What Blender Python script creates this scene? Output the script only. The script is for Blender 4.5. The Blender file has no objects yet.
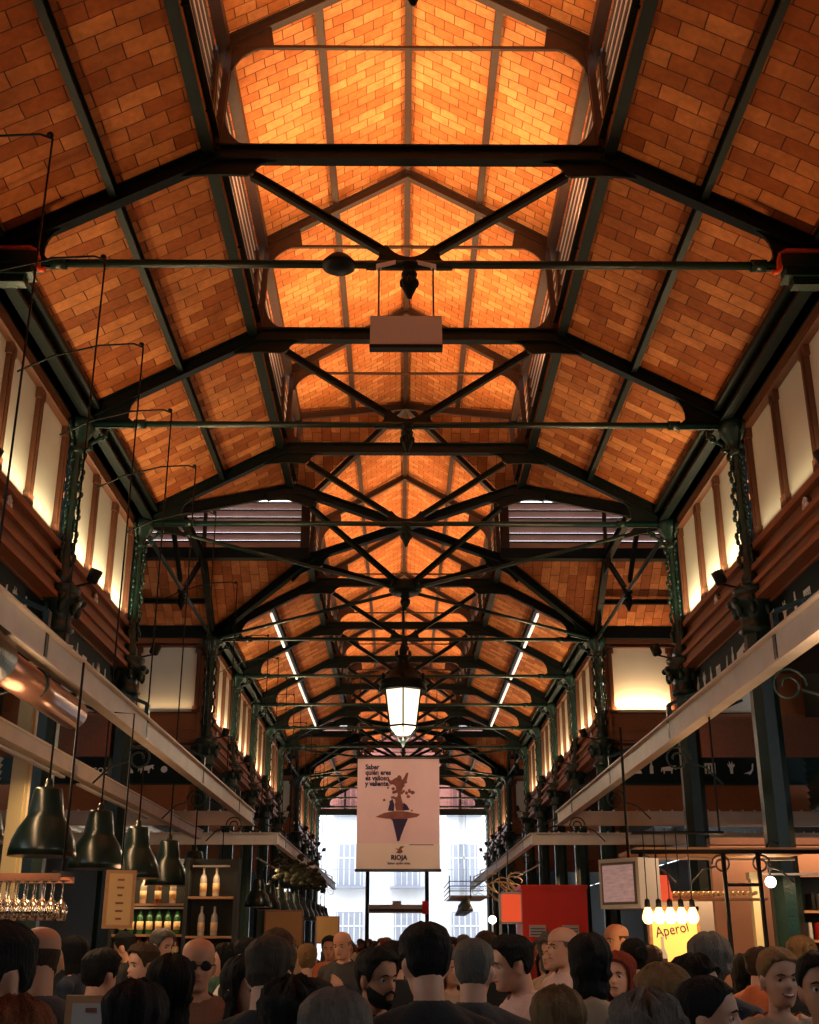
import bpy, bmesh, math, random
from mathutils import Vector, Matrix, noise
R = math.radians
PI = math.pi
random.seed(7)
C = bpy.context.scene.collection
scene = bpy.context.scene

# ---------------------------------------------------------------- camera
cam_data = bpy.data.cameras.new('camera'); cam = bpy.data.objects.new('camera', cam_data); C.objects.link(cam)
CAM_X, CAM_Z, FPX, PITCH, YAW = -0.063, 1.65, 1150.0, 0.357, 0.007
cam.location = (CAM_X, 0, CAM_Z)
cam.rotation_mode = 'XYZ'
cam.rotation_euler = (PI/2 + PITCH, 0, -YAW)
cam_data.sensor_fit = 'HORIZONTAL'; cam_data.sensor_width = 36.0
cam_data.lens = 36.0*FPX/819.0
cam_data.clip_start = 0.05; cam_data.clip_end = 500
scene.camera = cam

# ---------------------------------------------------------------- world, exposure
world = bpy.data.worlds.new('sky'); scene.world = world; world.use_nodes = True
bg = world.node_tree.nodes['Background']
bg.inputs[0].default_value = (0.92, 0.96, 1.0, 1); bg.inputs[1].default_value = 4.6
vs = scene.view_settings
vs.view_transform = 'Standard'; vs.look = 'None'; vs.gamma = 1.0; vs.use_curve_mapping = False
vs.exposure = 0.0
cy = scene.cycles
cy.max_bounces = 6; cy.diffuse_bounces = 4; cy.glossy_bounces = 3; cy.transmission_bounces = 5; cy.transparent_max_bounces = 8
cy.sample_clamp_indirect = 4.0; cy.caustics_reflective = False; cy.caustics_refractive = False
cy.use_denoising = True

# light levels
L_LANTERN, L_SLOPE, L_SILL, L_BAR = 100.0, 72.0, 46.0, 1.6
WARM = (1.0, 0.60, 0.30)

def area(name, loc, rot, sx, sy, power, col=WARM, parent=None, spread=PI):
    d = bpy.data.lights.new(name, 'AREA'); d.shape = 'RECTANGLE'; d.size = sx; d.size_y = sy
    d.energy = power; d.color = col; d.spread = spread
    o = bpy.data.objects.new(name, d); C.objects.link(o); o.location = loc; o.rotation_euler = rot
    if parent: o.parent = parent
    return o
def spot(name, loc, target, power, col=WARM, angle=100, blend=0.6, r=0.06, parent=None):
    d = bpy.data.lights.new(name, 'SPOT'); d.energy = power; d.color = col
    d.spot_size = R(angle); d.spot_blend = blend; d.shadow_soft_size = r
    o = bpy.data.objects.new(name, d); C.objects.link(o); o.location = loc
    o.rotation_euler = (Vector(target)-Vector(loc)).to_track_quat('-Z', 'Y').to_euler()
    if parent: o.parent = parent
    return o
def point(name, loc, power, col=WARM, r=0.05):
    d = bpy.data.lights.new(name, 'POINT'); d.energy = power; d.color = col; d.shadow_soft_size = r
    o = bpy.data.objects.new(name, d); C.objects.link(o); o.location = loc
    return o

# ---------------------------------------------------------------- materials
M = {}
def mat(name, col, rough=0.6, metal=0.0, var=0.0, vscale=6.0, bump=0.0, bscale=30.0, emit=None, estr=1.0, coords='Object', stretch=(1,1,1), trans=0.0, alpha=1.0, spec=0.5):
    m = bpy.data.materials.new(name); m.use_nodes = True
    nt = m.node_tree; b = nt.nodes['Principled BSDF']
    b.inputs['Base Color'].default_value = (*col, 1)
    b.inputs['Roughness'].default_value = rough; b.inputs['Metallic'].default_value = metal
    b.inputs['Specular IOR Level'].default_value = spec
    if trans: b.inputs['Transmission Weight'].default_value = trans
    if alpha < 1: b.inputs['Alpha'].default_value = alpha
    if var or bump:
        tc = nt.nodes.new('ShaderNodeTexCoord'); mp = nt.nodes.new('ShaderNodeMapping')
        mp.inputs['Scale'].default_value = stretch
        nt.links.new(tc.outputs[coords], mp.inputs[0])
    if var:
        n = nt.nodes.new('ShaderNodeTexNoise'); n.inputs['Scale'].default_value = vscale; n.inputs['Detail'].default_value = 5
        nt.links.new(mp.outputs[0], n.inputs['Vector'])
        mx = nt.nodes.new('ShaderNodeMix'); mx.data_type = 'RGBA'
        mx.inputs[6].default_value = (*[c*(1-var) for c in col], 1)
        mx.inputs[7].default_value = (*[min(1, c*(1+var)) for c in col], 1)
        nt.links.new(n.outputs[0], mx.inputs[0]); nt.links.new(mx.outputs[2], b.inputs['Base Color'])
    if bump:
        n2 = nt.nodes.new('ShaderNodeTexNoise'); n2.inputs['Scale'].default_value = bscale; n2.inputs['Detail'].default_value = 4
        nt.links.new(mp.outputs[0], n2.inputs['Vector'])
        bp = nt.nodes.new('ShaderNodeBump'); bp.inputs['Strength'].default_value = bump; bp.inputs['Distance'].default_value = 0.01
        nt.links.new(n2.outputs[0], bp.inputs['Height']); nt.links.new(bp.outputs[0], b.inputs['Normal'])
    if emit:
        b.inputs['Emission Color'].default_value = (*emit, 1); b.inputs['Emission Strength'].default_value = estr
    M[name] = m
    return m

mat('iron', (0.0045, 0.010, 0.009), 0.5, 0.0, 0.5, 9, 0.25, 40, spec=.22)
mat('iron_brown', (0.040, 0.018, 0.012), 0.5, 0.0, 0.4, 9, 0.2, 40)
mat('iron_green', (0.005, 0.024, 0.019), 0.30, 0.0, 0.4, 7, 0.5, 45, spec=.5)
mat('wood', (0.30, 0.105, 0.040), 0.42, 0, 0.35, 5, 0.15, 20, stretch=(6, 1.0, 8))
mat('wood_dark', (0.13, 0.045, 0.022), 0.45, 0, 0.4, 5, 0.15, 20, stretch=(6, 1, 8))
mat('frosted', (0.78, 0.76, 0.66), 0.55, 0, 0.12, 1.6, 0.0)
mat('slat', (0.50, 0.38, 0.36), 0.45, 0, 0.25, 3)
mat('white_paint', (0.70, 0.62, 0.52), 0.5, 0, 0.22, 4, 0.1, 25)
mat('cream_post', (0.55, 0.46, 0.24), 0.5, 0, 0.15, 4)
mat('black_metal', (0.008, 0.009, 0.009), 0.5, spec=.25)
mat('lamp_green', (0.003, 0.010, 0.008), 0.28, spec=.4)
mat('rose_wall', (.48, .25, .17), .7, 0, .15, 3)
mat('foliage', (0.035, 0.04, 0.02), 0.8)
mat('pink_glass', (0.75, 0.55, 0.5), 0.3)
mat('lamp_inner', (0.10, 0.10, 0.09), 0.4)
mat('orange_pipe', (0.85, 0.10, 0.03), 0.35)
mat('sign_white', (0.88, 0.82, 0.80), 0.5)
mat('icon_white', (0.85, 0.88, 0.86), 0.6)
mat('band_dark', (0.006, 0.016, 0.018), 0.6, spec=0.2)
mat('copper', (0.42, 0.22, 0.15), 0.28, 0.75, 0.15, 3)
mat('glow_lantern', (0.9, 0.85, 0.7), 0.4, emit=(1.0, 0.87, 0.66), estr=1.5)
mat('tube_emit', (0.9, 0.9, 0.85), 0.4, emit=(1.0, 0.90, 0.82), estr=0.9)
mat('bulb_glow', (1, 0.9, 0.7), 0.3, emit=(1.0, 0.56, 0.20), estr=4.0)
mat('bulb_white', (1, 0.95, 0.9), 0.3, emit=(1.0, 0.88, 0.72), estr=6.0)
mat('plaster', (0.62, 0.60, 0.58), 0.8, 0, 0.08, 2)
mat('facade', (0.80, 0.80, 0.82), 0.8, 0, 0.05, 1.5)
mat('facade_bluegrey', (0.36, 0.38, 0.45), 0.6)  # bluish grey of the street windows and balconies
mat('stone_floor', (0.20, 0.17, 0.15), 0.5, 0, 0.25, 3)
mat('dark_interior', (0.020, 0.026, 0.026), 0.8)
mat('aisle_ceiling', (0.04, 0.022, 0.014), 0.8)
mat('red_kiosk', (0.78, 0.030, 0.014), 0.45, 0, 0.15, 3)
mat('banner_pink', (0.90, 0.58, 0.50), 0.85, 0, 0.10, 2)
mat('banner_tan', (0.90, 0.68, 0.50), 0.85, 0, 0.06, 2)
mat('banner_rust', (0.25, 0.08, 0.05), 0.85, 0, 0.6, 7)
mat('ink', (0.035, 0.018, 0.05), 0.8)
mat('rod', (0.10, 0.09, 0.085), 0.4, 0.5)
mat('bar_wood', (0.42, 0.22, 0.09), 0.5, 0, 0.3, 5, stretch=(1, 6, 6))
mat('paper_board', (0.62, 0.40, 0.16), 0.7, 0, 0.1, 5)
mat('orange_card', (0.80, 0.20, 0.05), 0.5)
mat('lightbox_yellow', (0.9, 0.6, 0.15), 0.4, emit=(1.0, 0.55, 0.12), estr=0.75)
mat('lightbox_red', (0.8, 0.1, 0.04), 0.4, emit=(1.0, 0.10, 0.03), estr=0.55)
mat('shade_red', (0.75, 0.06, 0.02), 0.5, emit=(1.0, 0.10, 0.03), estr=0.45)
mat('screen_pic', (0.5, 0.32, 0.30), 0.3, 0, 0.75, 6, emit=(0.55, 0.40, 0.40), estr=0.25, stretch=(2, 1, 9))
mat('casing_white', (0.50, 0.48, 0.45), 0.5)
mat('bottle_green', (0.015, 0.09, 0.03), 0.12, spec=0.8)
mat('bottle_brown', (0.16, 0.05, 0.015), 0.12, spec=0.8)
mat('bottle_clear', (0.45, 0.42, 0.36), 0.1, spec=0.8)
mat('bottle_label', (0.75, 0.55, 0.28), 0.7)
g = mat('glass', (0.95, 0.9, 0.8), 0.03, trans=1.0); g.node_tree.nodes['Principled BSDF'].inputs['IOR'].default_value = 1.3
def pane_mat():
    m = bpy.data.materials.new('clear_pane'); m.use_nodes = True; nt = m.node_tree
    for n in list(nt.nodes): nt.nodes.remove(n)
    o = nt.nodes.new('ShaderNodeOutputMaterial'); t = nt.nodes.new('ShaderNodeBsdfTransparent'); gl = nt.nodes.new('ShaderNodeBsdfGlossy')
    gl.inputs['Roughness'].default_value = 0.03; t.inputs[0].default_value = (0.95, 0.97, 0.98, 1)
    mx = nt.nodes.new('ShaderNodeMixShader'); mx.inputs[0].default_value = 0.05
    nt.links.new(t.outputs[0], mx.inputs[1]); nt.links.new(gl.outputs[0], mx.inputs[2]); nt.links.new(mx.outputs[0], o.inputs[0])
    M['clear_pane'] = m
    m2 = m.copy(); m2.name = 'pink_daylight_pane'; M['pink_daylight_pane'] = m2
    for n in m2.node_tree.nodes:
        if n.type == 'BSDF_TRANSPARENT': n.inputs[0].default_value = (0.62, 0.40, 0.36, 1)  # pink tint stands in for daylight on the far brick slopes
pane_mat()

def brick_mat(name, c1, c2, mortar, bw=0.40, bh=0.20):
    m = bpy.data.materials.new(name); m.use_nodes = True; nt = m.node_tree; b = nt.nodes['Principled BSDF']
    uv = nt.nodes.new('ShaderNodeUVMap'); br = nt.nodes.new('ShaderNodeTexBrick')
    br.offset = 0.5; br.squash = 1.0
    br.inputs['Color1'].default_value = (*c1, 1); br.inputs['Color2'].default_value = (*c2, 1); br.inputs['Mortar'].default_value = (*mortar, 1)
    br.inputs['Scale'].default_value = 1.0; br.inputs['Mortar Size'].default_value = 0.006; br.inputs['Mortar Smooth'].default_value = 0.3
    br.inputs['Bias'].default_value = -0.25
    br.inputs['Brick Width'].default_value = bw; br.inputs['Row Height'].default_value = bh
    # the hand-laid courses waver a little
    dn = nt.nodes.new('ShaderNodeTexNoise'); dn.inputs['Scale'].default_value = 1.3; dn.inputs['Detail'].default_value = 3
    nt.links.new(uv.outputs[0], dn.inputs['Vector'])
    vm = nt.nodes.new('ShaderNodeVectorMath'); vm.operation = 'SCALE'; vm.inputs['Scale'].default_value = 0.055
    nt.links.new(dn.outputs['Color'], vm.inputs[0])
    va = nt.nodes.new('ShaderNodeVectorMath'); va.operation = 'ADD'
    nt.links.new(uv.outputs[0], va.inputs[0]); nt.links.new(vm.outputs[0], va.inputs[1]); nt.links.new(va.outputs[0], br.inputs['Vector'])
    n = nt.nodes.new('ShaderNodeTexNoise'); n.inputs['Scale'].default_value = 2.2; n.inputs['Detail'].default_value = 6; n.inputs['Roughness'].default_value = 0.65
    nt.links.new(uv.outputs[0], n.inputs['Vector'])
    cr = nt.nodes.new('ShaderNodeMapRange'); cr.inputs[1].default_value = 0.3; cr.inputs[2].default_value = 0.7; cr.inputs[3].default_value = 0.72; cr.inputs[4].default_value = 1.22
    nt.links.new(n.outputs[0], cr.inputs[0])
    n3 = nt.nodes.new('ShaderNodeTexNoise'); n3.inputs['Scale'].default_value = 14; n3.inputs['Detail'].default_value = 5
    nt.links.new(uv.outputs[0], n3.inputs['Vector'])
    cr3 = nt.nodes.new('ShaderNodeMapRange'); cr3.inputs[1].default_value = 0.3; cr3.inputs[2].default_value = 0.7; cr3.inputs[3].default_value = 0.85; cr3.inputs[4].default_value = 1.12
    nt.links.new(n3.outputs[0], cr3.inputs[0])
    mu = nt.nodes.new('ShaderNodeMath'); mu.operation = 'MULTIPLY'; nt.links.new(cr.outputs[0], mu.inputs[0]); nt.links.new(cr3.outputs[0], mu.inputs[1])
    sc = nt.nodes.new('ShaderNodeVectorMath'); sc.operation = 'SCALE'
    nt.links.new(br.outputs['Color'], sc.inputs[0]); nt.links.new(mu.outputs[0], sc.inputs['Scale'])
    nt.links.new(sc.outputs[0], b.inputs['Base Color'])
    b.inputs['Roughness'].default_value = 0.75; b.inputs['Specular IOR Level'].default_value = 0.25
    bp = nt.nodes.new('ShaderNodeBump'); bp.inputs['Strength'].default_value = 0.8; bp.inputs['Distance'].default_value = 0.012; bp.invert = True
    nt.links.new(br.outputs['Fac'], bp.inputs['Height']); nt.links.new(bp.outputs[0], b.inputs['Normal'])
    M[name] = m
brick_mat('brick', (0.36, 0.090, 0.020), (0.74, 0.27, 0.085), (0.09, 0.030, 0.014), .39, .185)
brick_mat('brick_small', (0.55, 0.17, 0.045), (0.80, 0.35, 0.13), (0.16, 0.055, 0.025), .24, .14)

# ---------------------------------------------------------------- mesh builder
class MB:
    def __init__(s): s.v = []; s.f = []; s.sm = []; s.uv = {}; s.mi = []; s.cur = 0
    def face(s, idx, smooth=False, uv=None):
        if uv: s.uv[len(s.f)] = uv
        s.f.append(tuple(idx)); s.sm.append(smooth); s.mi.append(s.cur)
    def obox(s, c, ax, h):
        c = Vector(c); k = len(s.v); X, Y, Z = [Vector(a) for a in ax]
        for dx in (-1, 1):
            for dy in (-1, 1):
                for dz in (-1, 1): s.v.append(c + X*(dx*h[0]) + Y*(dy*h[1]) + Z*(dz*h[2]))
        for q in ((0,1,3,2),(4,6,7,5),(0,4,5,1),(2,3,7,6),(0,2,6,4),(1,5,7,3)): s.face([k+i for i in q])
    def box(s, x0, x1, y0, y1, z0, z1):
        s.obox(((x0+x1)/2, (y0+y1)/2, (z0+z1)/2), ((1,0,0),(0,1,0),(0,0,1)), (abs(x1-x0)/2, abs(y1-y0)/2, abs(z1-z0)/2)); return s
    def frame_axes(s, p, q):
        d = (Vector(q)-Vector(p)); L = d.length; d.normalize()
        up = Vector((0,0,1)) if abs(d.z) < 0.95 else Vector((0,1,0))
        sd = d.cross(up).normalized(); u = sd.cross(d).normalized()
        return d, sd, u, L
    def bar(s, p, q, w, h):
        d, sd, u, L = s.frame_axes(p, q); c = (Vector(p)+Vector(q))/2
        s.obox(c, (d, sd, u), (L/2, w/2, h/2)); return s
    def member(s, p, q, h=0.16, w=0.11, t=0.016):
        d, sd, u, L = s.frame_axes(p, q); c = (Vector(p)+Vector(q))/2
        s.obox(c, (d, sd, u), (L/2, t*0.6, h/2-t))
        s.obox(c+u*(h/2-t/2), (d, sd, u), (L/2, w/2, t/2)); s.obox(c-u*(h/2-t/2), (d, sd, u), (L/2, w/2, t/2)); return s
    def tube(s, pts, r, n=8, smooth=True, cap=True):
        pts = [Vector(p) for p in pts]; rr = r if isinstance(r, (list, tuple)) else [r]*len(pts)
        k = len(s.v); prev = None
        for i, p in enumerate(pts):
            a = pts[max(0, i-1)]; b = pts[min(len(pts)-1, i+1)]; d = (b-a).normalized()
            if prev is None:
                up = Vector((0,0,1)) if abs(d.z) < 0.9 else Vector((0,1,0)); sd = d.cross(up).normalized()
            else: sd = (prev - d*prev.dot(d)).normalized()
            prev = sd; u = sd.cross(d)
            for j in range(n):
                a_ = 2*PI*j/n; s.v.append(p + (sd*math.cos(a_)+u*math.sin(a_))*rr[i])
        for i in range(len(pts)-1):
            for j in range(n):
                s.face((k+i*n+j, k+i*n+(j+1) % n, k+(i+1)*n+(j+1) % n, k+(i+1)*n+j), smooth)
        if cap:
            s.face([k+j for j in range(n)][::-1]); s.face([k+(len(pts)-1)*n+j for j in range(n)])
        return s
    def lathe(s, prof, c=(0,0,0), n=16, smooth=True, axis=None, ph=0.0):
        c = Vector(c); k = len(s.v)
        mt = Vector((0,0,1)).rotation_difference(Vector(axis)).to_matrix() if axis else None
        for (r, z) in prof:
            for j in range(n):
                a = 2*PI*j/n+ph; p = Vector((r*math.cos(a), r*math.sin(a), z))
                s.v.append(c + (mt @ p if mt else p))
        for i in range(len(prof)-1):
            for j in range(n):
                s.face((k+i*n+j, k+i*n+(j+1) % n, k+(i+1)*n+(j+1) % n, k+(i+1)*n+j), smooth)
        if prof[0][0] > 1e-4: s.face([k+j for j in range(n)][::-1])
        if prof[-1][0] > 1e-4: s.face([k+(len(prof)-1)*n+j for j in range(n)])
        return s
    def ell(s, c, r, n=10, m=6, rot=None):
        c = Vector(c); k = len(s.v)
        if not isinstance(r, (list, tuple)): r = (r, r, r)
        for i in range(m+1):
            th = PI*i/m
            for j in range(n):
                a = 2*PI*j/n
                p = Vector((r[0]*math.sin(th)*math.cos(a), r[1]*math.sin(th)*math.sin(a), -r[2]*math.cos(th)))
                if rot is not None: p = rot @ p
                s.v.append(c+p)
        for i in range(m):
            for j in range(n):
                s.face((k+i*n+j, k+i*n+(j+1) % n, k+(i+1)*n+(j+1) % n, k+(i+1)*n+j), True)
        return s
    def plate(s, poly, o, ux, uz, t):
        """polygon poly (u,w) in the plane spanned by ux, uz at o, thickness t"""
        o = Vector(o); ux = Vector(ux); uz = Vector(uz); nn = ux.cross(uz).normalized(); k = len(s.v); m = len(poly)
        for sgn in (-1, 1):
            for (a, b) in poly: s.v.append(o+ux*a+uz*b+nn*(sgn*t/2))
        s.face([k+i for i in range(m)][::-1]); s.face([k+m+i for i in range(m)])
        for i in range(m):
            j = (i+1) % m; s.face((k+i, k+j, k+m+j, k+m+i))
        return s
    def slab(s, pts, uvs, up, t):
        k = len(s.v); m = len(pts); up = Vector(up)
        for p in pts: s.v.append(Vector(p))
        for p in pts: s.v.append(Vector(p)+up*t)
        s.face([k+i for i in range(m)], uv=uvs); s.face([k+m+i for i in range(m)][::-1])
        for i in range(m):
            j = (i+1) % m; s.face((k+i, k+m+i, k+m+j, k+j))
        return s
    def build(s, name, m, parent=None, loc=None):
        me = bpy.data.meshes.new(name); me.from_pydata([tuple(v) for v in s.v], [], s.f)
        me.polygons.foreach_set('use_smooth', s.sm)
        ms = m if isinstance(m, (list, tuple)) else [m]
        for x in ms: me.materials.append(M[x] if isinstance(x, str) else x)
        if len(ms) > 1: me.polygons.foreach_set('material_index', s.mi)
        if s.uv:
            uvl = me.uv_layers.new(name='UVMap')
            for fi, uv in s.uv.items():
                for li, c in zip(me.polygons[fi].loop_indices, uv): uvl.data[li].uv = c
        me.update()
        o = bpy.data.objects.new(name, me); C.objects.link(o)
        if parent: o.parent = parent
        if loc: o.location = loc
        return o

def tag(o, label=None, cat=None, group=None, kind=None):
    if label: o['label'] = label
    if cat: o['category'] = cat
    if group: o['group'] = group
    if kind: o['kind'] = kind
    return o
def empty(name, loc=(0,0,0), rz=0, label=None, cat=None, group=None, kind=None):
    o = bpy.data.objects.new(name, None); C.objects.link(o); o.location = loc; o.rotation_euler = (0,0,rz); o.empty_display_size = 0.1
    return tag(o, label, cat, group, kind)
def copy_tree(o, parent=None):
    kids = [k for k in o.children]
    c = o.copy(); C.objects.link(c); c.parent = parent
    if parent: c.matrix_parent_inverse = o.matrix_parent_inverse.copy()
    for k in kids: copy_tree(k, c)
    return c
def bez(p0, p1, p2, n=6):
    return [((1-t)**2*p0[0]+2*t*(1-t)*p1[0]+t*t*p2[0], (1-t)**2*p0[1]+2*t*(1-t)*p1[1]+t*t*p2[1]) for t in [i/n for i in range(n+1)]]
def text(s, size, name, m, parent, loc, rot=(PI/2,0,0), align='LEFT', ext=0.002, sx=1.0, bold=0.0):
    cu = bpy.data.curves.new(name, 'FONT'); cu.body = s; cu.size = size; cu.extrude = ext; cu.align_x = align
    cu.materials.append(M[m]); cu.resolution_u = 3; cu.offset = bold; o = bpy.data.objects.new(name, cu); C.objects.link(o)
    dg = bpy.context.evaluated_depsgraph_get(); dg.update(); me = bpy.data.meshes.new_from_object(o.evaluated_get(dg)); bpy.data.objects.remove(o)
    me.materials.clear(); me.materials.append(M[m]); o = bpy.data.objects.new(name, me); C.objects.link(o); o.parent = parent; o.location = loc; o.rotation_euler = rot
    o.scale = (sx, 1, 1)
    return o
ORD = ['zeroth','first','second','third','fourth','fifth','sixth','seventh','eighth','ninth','tenth','eleventh','twelfth','thirteenth','fourteenth','fifteenth']
# ---------------------------------------------------------------- hall dimensions
W = 4.0; BAY = 3.544
def Y(i): return 9.215 + BAY*(i-1)
ZT, ZB, XB, ZE, XE, ZR = 7.542, 8.77, 1.864, 10.07, 1.82, 11.2
KS = (ZB-7.62)/(W-XB)          # nave slope
KL = (ZR-ZE-0.08)/XE
Y0, YEND = Y(-3), Y(14)
CROSS = (4, 10)                # crossing centres
SECTIONS = [(Y0, Y(3)), (Y(5), Y(9)), (Y(11), YEND)]
XO = 8.2                       # outer walls

# ---------------------------------------------------------------- brick ceilings
def z_nave(x): return ZB+0.10 - KS*(abs(x)-XB)
def z_lan(x): return ZR+0.12 - KL*abs(x)
for sgn, nm in ((-1, 'left'), (1, 'right')):
    mb = MB(); lm = MB()
    cn = math.hypot(1, KS); cl = math.hypot(1, KL)
    def nv(pts):
        mb.slab([(sgn*x, y, z_nave(x)) for x, y in pts], [(x*cn, y) for x, y in pts], (0, 0, 1), 0.12)
    def lv(pts):
        lm.slab([(sgn*x, y, z_lan(x)) for x, y in pts], [(x*cl, y) for x, y in pts], (0, 0, 1), 0.12)
    for a, b in SECTIONS: nv([(1.9, a), (4.25, a), (4.25, b), (1.9, b)])
    for c in CROSS:
        yc = Y(c); h = BAY*2/2
        nv([(1.9, yc-h), (4.0, yc-h), (1.9, yc-1.9)]); nv([(1.9, yc+1.9), (4.0, yc+h), (1.9, yc+h)])
    prev = Y0
    for c in CROSS:
        yc = Y(c); lv([(0, prev), (2.0, prev), (2.0, yc-2.0), (0, yc)]); prev = yc
        lv([(0, yc), (2.0, yc+2.0), (2.0, yc+2.01), (0, yc+2.01)]); prev = yc+2.01
    lv([(0, prev), (2.0, prev), (2.0, YEND), (0, YEND)])
    tag(mb.build('ceiling_slope_'+nm, 'brick'), kind='structure'); tag(lm.build('ceiling_lantern_'+nm, 'brick_small'), kind='structure')
# transept arms
for ci, c in enumerate(CROSS):
    yc = Y(c); ks = KS*(W-XB)/(BAY-XB)
    for sgn in (-1, 1):
        mb = MB()
        for s2 in (-1, 1):
            def tz(y): return ZB+0.10-ks*(y-XB)
            P_ = [(1.9, 1.9), (4.05, BAY), (XO, BAY), (XO, 1.9)]
            mb.slab([(sgn*x, yc+s2*y, tz(y)) for x, y in P_], [(y*1.25, x) for x, y in P_], (0, 0, 1), 0.12)
            Q_ = [(0, 0), (2.0, 2.0), (XO, 2.0), (XO, 0)]
            mb.slab([(sgn*x, yc+s2*y, z_lan(y)) for x, y in Q_], [(y*cl, x) for x, y in Q_], (0, 0, 1), 0.12)
        tag(mb.build('ceiling_transept', 'brick'), kind='structure')

# ---------------------------------------------------------------- longitudinal iron beams and purlins
def trim(name, f, m='iron'):
    mb = MB(); f(mb); return tag(mb.build(name, m), kind='structure')
tn = 0
for sgn in (-1, 1):
    def base(mb):
        for a, b in [(Y0, Y(4)-XB), (Y(4)+XB, Y(10)-XB), (Y(10)+XB, YEND)]:
            mb.box(sgn*1.88, sgn*1.985, a, b, ZB-0.02, ZB+0.02); mb.box(sgn*1.9, sgn*2.0, a, b, ZB, ZB+0.20); mb.box(sgn*1.84, sgn*1.94, a, b, ZB+0.17, ZB+0.20)
        for c in CROSS:
            for s2 in (-1, 1):
                y = Y(c)+s2*1.9; mb.box(sgn*1.9, sgn*XO, y-0.1, y+0.1, ZB-0.02, ZB+0.20)
    trim('trim_%d' % (tn := tn+1), base)
    def purl(mb):
        for a, b in SECTIONS: mb.member((sgn*2.80, a, z_nave(2.80)-0.07), (sgn*2.80, b, z_nave(2.80)-0.07), 0.12, 0.07)
        for c in CROSS:
            for s2 in (-1, 1):
                y = Y(c)+s2*2.75; mb.member((sgn*4, y, 8.13), (sgn*XO, y, 8.13), 0.10, 0.08)
    trim('trim_%d' % (tn := tn+1), purl)
    def lpurl(mb):
        for a, b in [(Y0, Y(4)-1), (Y(4)+1, Y(10)-1), (Y(10)+1, YEND)]: mb.box(sgn*0.90, sgn*0.98, a, b, z_lan(.94)-0.10, z_lan(.94))
    trim('trim_%d' % (tn := tn+1), lpurl, 'iron_brown')
    def leave(mb):
        for a, b in [(Y0, Y(4)-XE), (Y(4)+XE, Y(10)-XE), (Y(10)+XE, YEND)]: mb.box(sgn*1.80, sgn*1.92, a, b, ZE-0.06, ZE+0.08)
        for c in CROSS:
            for s2 in (-1, 1):
                y = Y(c)+s2*1.86; mb.box(sgn*1.8, sgn*XO, y-0.06, y+0.06, ZE-0.06, ZE+0.08)
    trim('trim_%d' % (tn := tn+1), leave, 'iron_brown')
    def eave(mb):
        for a, b in SECTIONS:
            mb.box(sgn*3.80, sgn*4.12, a, b, 7.56, 7.60); mb.box(sgn*3.92, sgn*4.02, a, b, 7.56, 7.86); mb.box(sgn*3.74, sgn*3.86, a, b, 7.72, 7.78)
        for c in CROSS:
            y = Y(c)
            for s2 in (-1, 1): mb.box(sgn*4.1, sgn*XO, y+s2*BAY-.12, y+s2*BAY+.12, 7.55, 7.80)
    trim('trim_%d' % (tn := tn+1), eave)
trim('trim_%d' % (tn := tn+1), lambda mb: mb.box(-0.04, 0.04, Y0, YEND, ZR+0.0, ZR+0.10), 'iron_brown')

# ---------------------------------------------------------------- lantern louvres (one bank per side and bay)
def louvre(name, p, q, inward, label):
    """p,q ends (x,y) of the bank; inward = unit xy vector pointing into the hall"""
    p = Vector((*p, 0)); q = Vector((*q, 0)); iv = Vector((*inward, 0)); d = (q-p).normalized(); L = (q-p).length
    root = empty(name, ((p+q)/2+Vector((0, 0, ZB+0.2))), 0, label, 'louvre', 'slatted louvre banks along the roof lantern')
    o = root.location
    mb = MB(); n = 6; z0, z1 = ZB+0.24, ZE-0.06; st = (z1-z0)/n
    up = (Vector((0, 0, 1))*0.72 + iv*0.69).normalized()   # slat leans: lower edge outward
    nn = up.cross(d).normalized()
    for k in range(n):
        c = Vector((0, 0, z0+st*(k+0.5)-o.z)) - iv*0.10
        mb.obox(c, (d, up, nn), (L/2-0.03, st*0.44, 0.008))
    mb.build('slats', 'slat', root)
    mb = MB()
    for k in range(n):
        c = Vector((0, 0, z0+st*(k+0.5)-o.z)) - iv*0.10 + up*(st*.44)
        mb.obox(c, (d, up, nn), (L/2-0.03, .012, 0.016))
    mb.build('slat_gap_lines', 'iron_brown', root)  # dark strips added to read as gaps between the slats
    fr = MB()
    for t in (-0.5, 0.5): fr.obox(d*(t*(L-0.06)) + Vector((0, 0, (z0+z1)/2-o.z)) - iv*0.10, (d, iv, (0, 0, 1)), (0.03, 0.09, (z1-z0)/2))
    fr.build('frame', 'iron_brown', root)
    return root
k = 0
for i in range(-3, 14):
    if i in (3, 4, 9, 10): continue
    for sgn, nm in ((-1, 'left'), (1, 'right')):
        louvre('louvre_bank', (sgn*1.9, Y(i)+.02), (sgn*1.9, Y(i+1)-.02), (-sgn, 0),
               '%s lantern slats %s' % (nm, 'out of frame %s the viewer' % ('above' if i > -1 else 'behind') if i < 1 else 'above the gap beyond cross rod %s from the front' % ORD[i]))
for c, cn_ in zip(CROSS, ('lamp', 'far')):
    for sgn, nm in ((-1, 'left'), (1, 'right')):
        for (ya, yb, w1) in ((Y(c)-1.9-(BAY-1.9), Y(c)-1.9, 'near'), (Y(c)+1.9, Y(c)+BAY, 'far')):
            louvre('louvre_bank', (sgn*1.9, ya), (sgn*1.9, yb), (-sgn, 0), 'short %s lantern slats on the %s edge of the %s crossing' % (nm, w1, cn_))
        for s2, w1 in ((-1, 'near'), (1, 'far')):
            louvre('louvre_bank', (sgn*1.95, Y(c)+s2*1.9), (sgn*(XO-.1), Y(c)+s2*1.9), (0, -s2), 'long bright slats, %s side of the %s transept arm, %s crossing' % (w1, nm, cn_))

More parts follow.
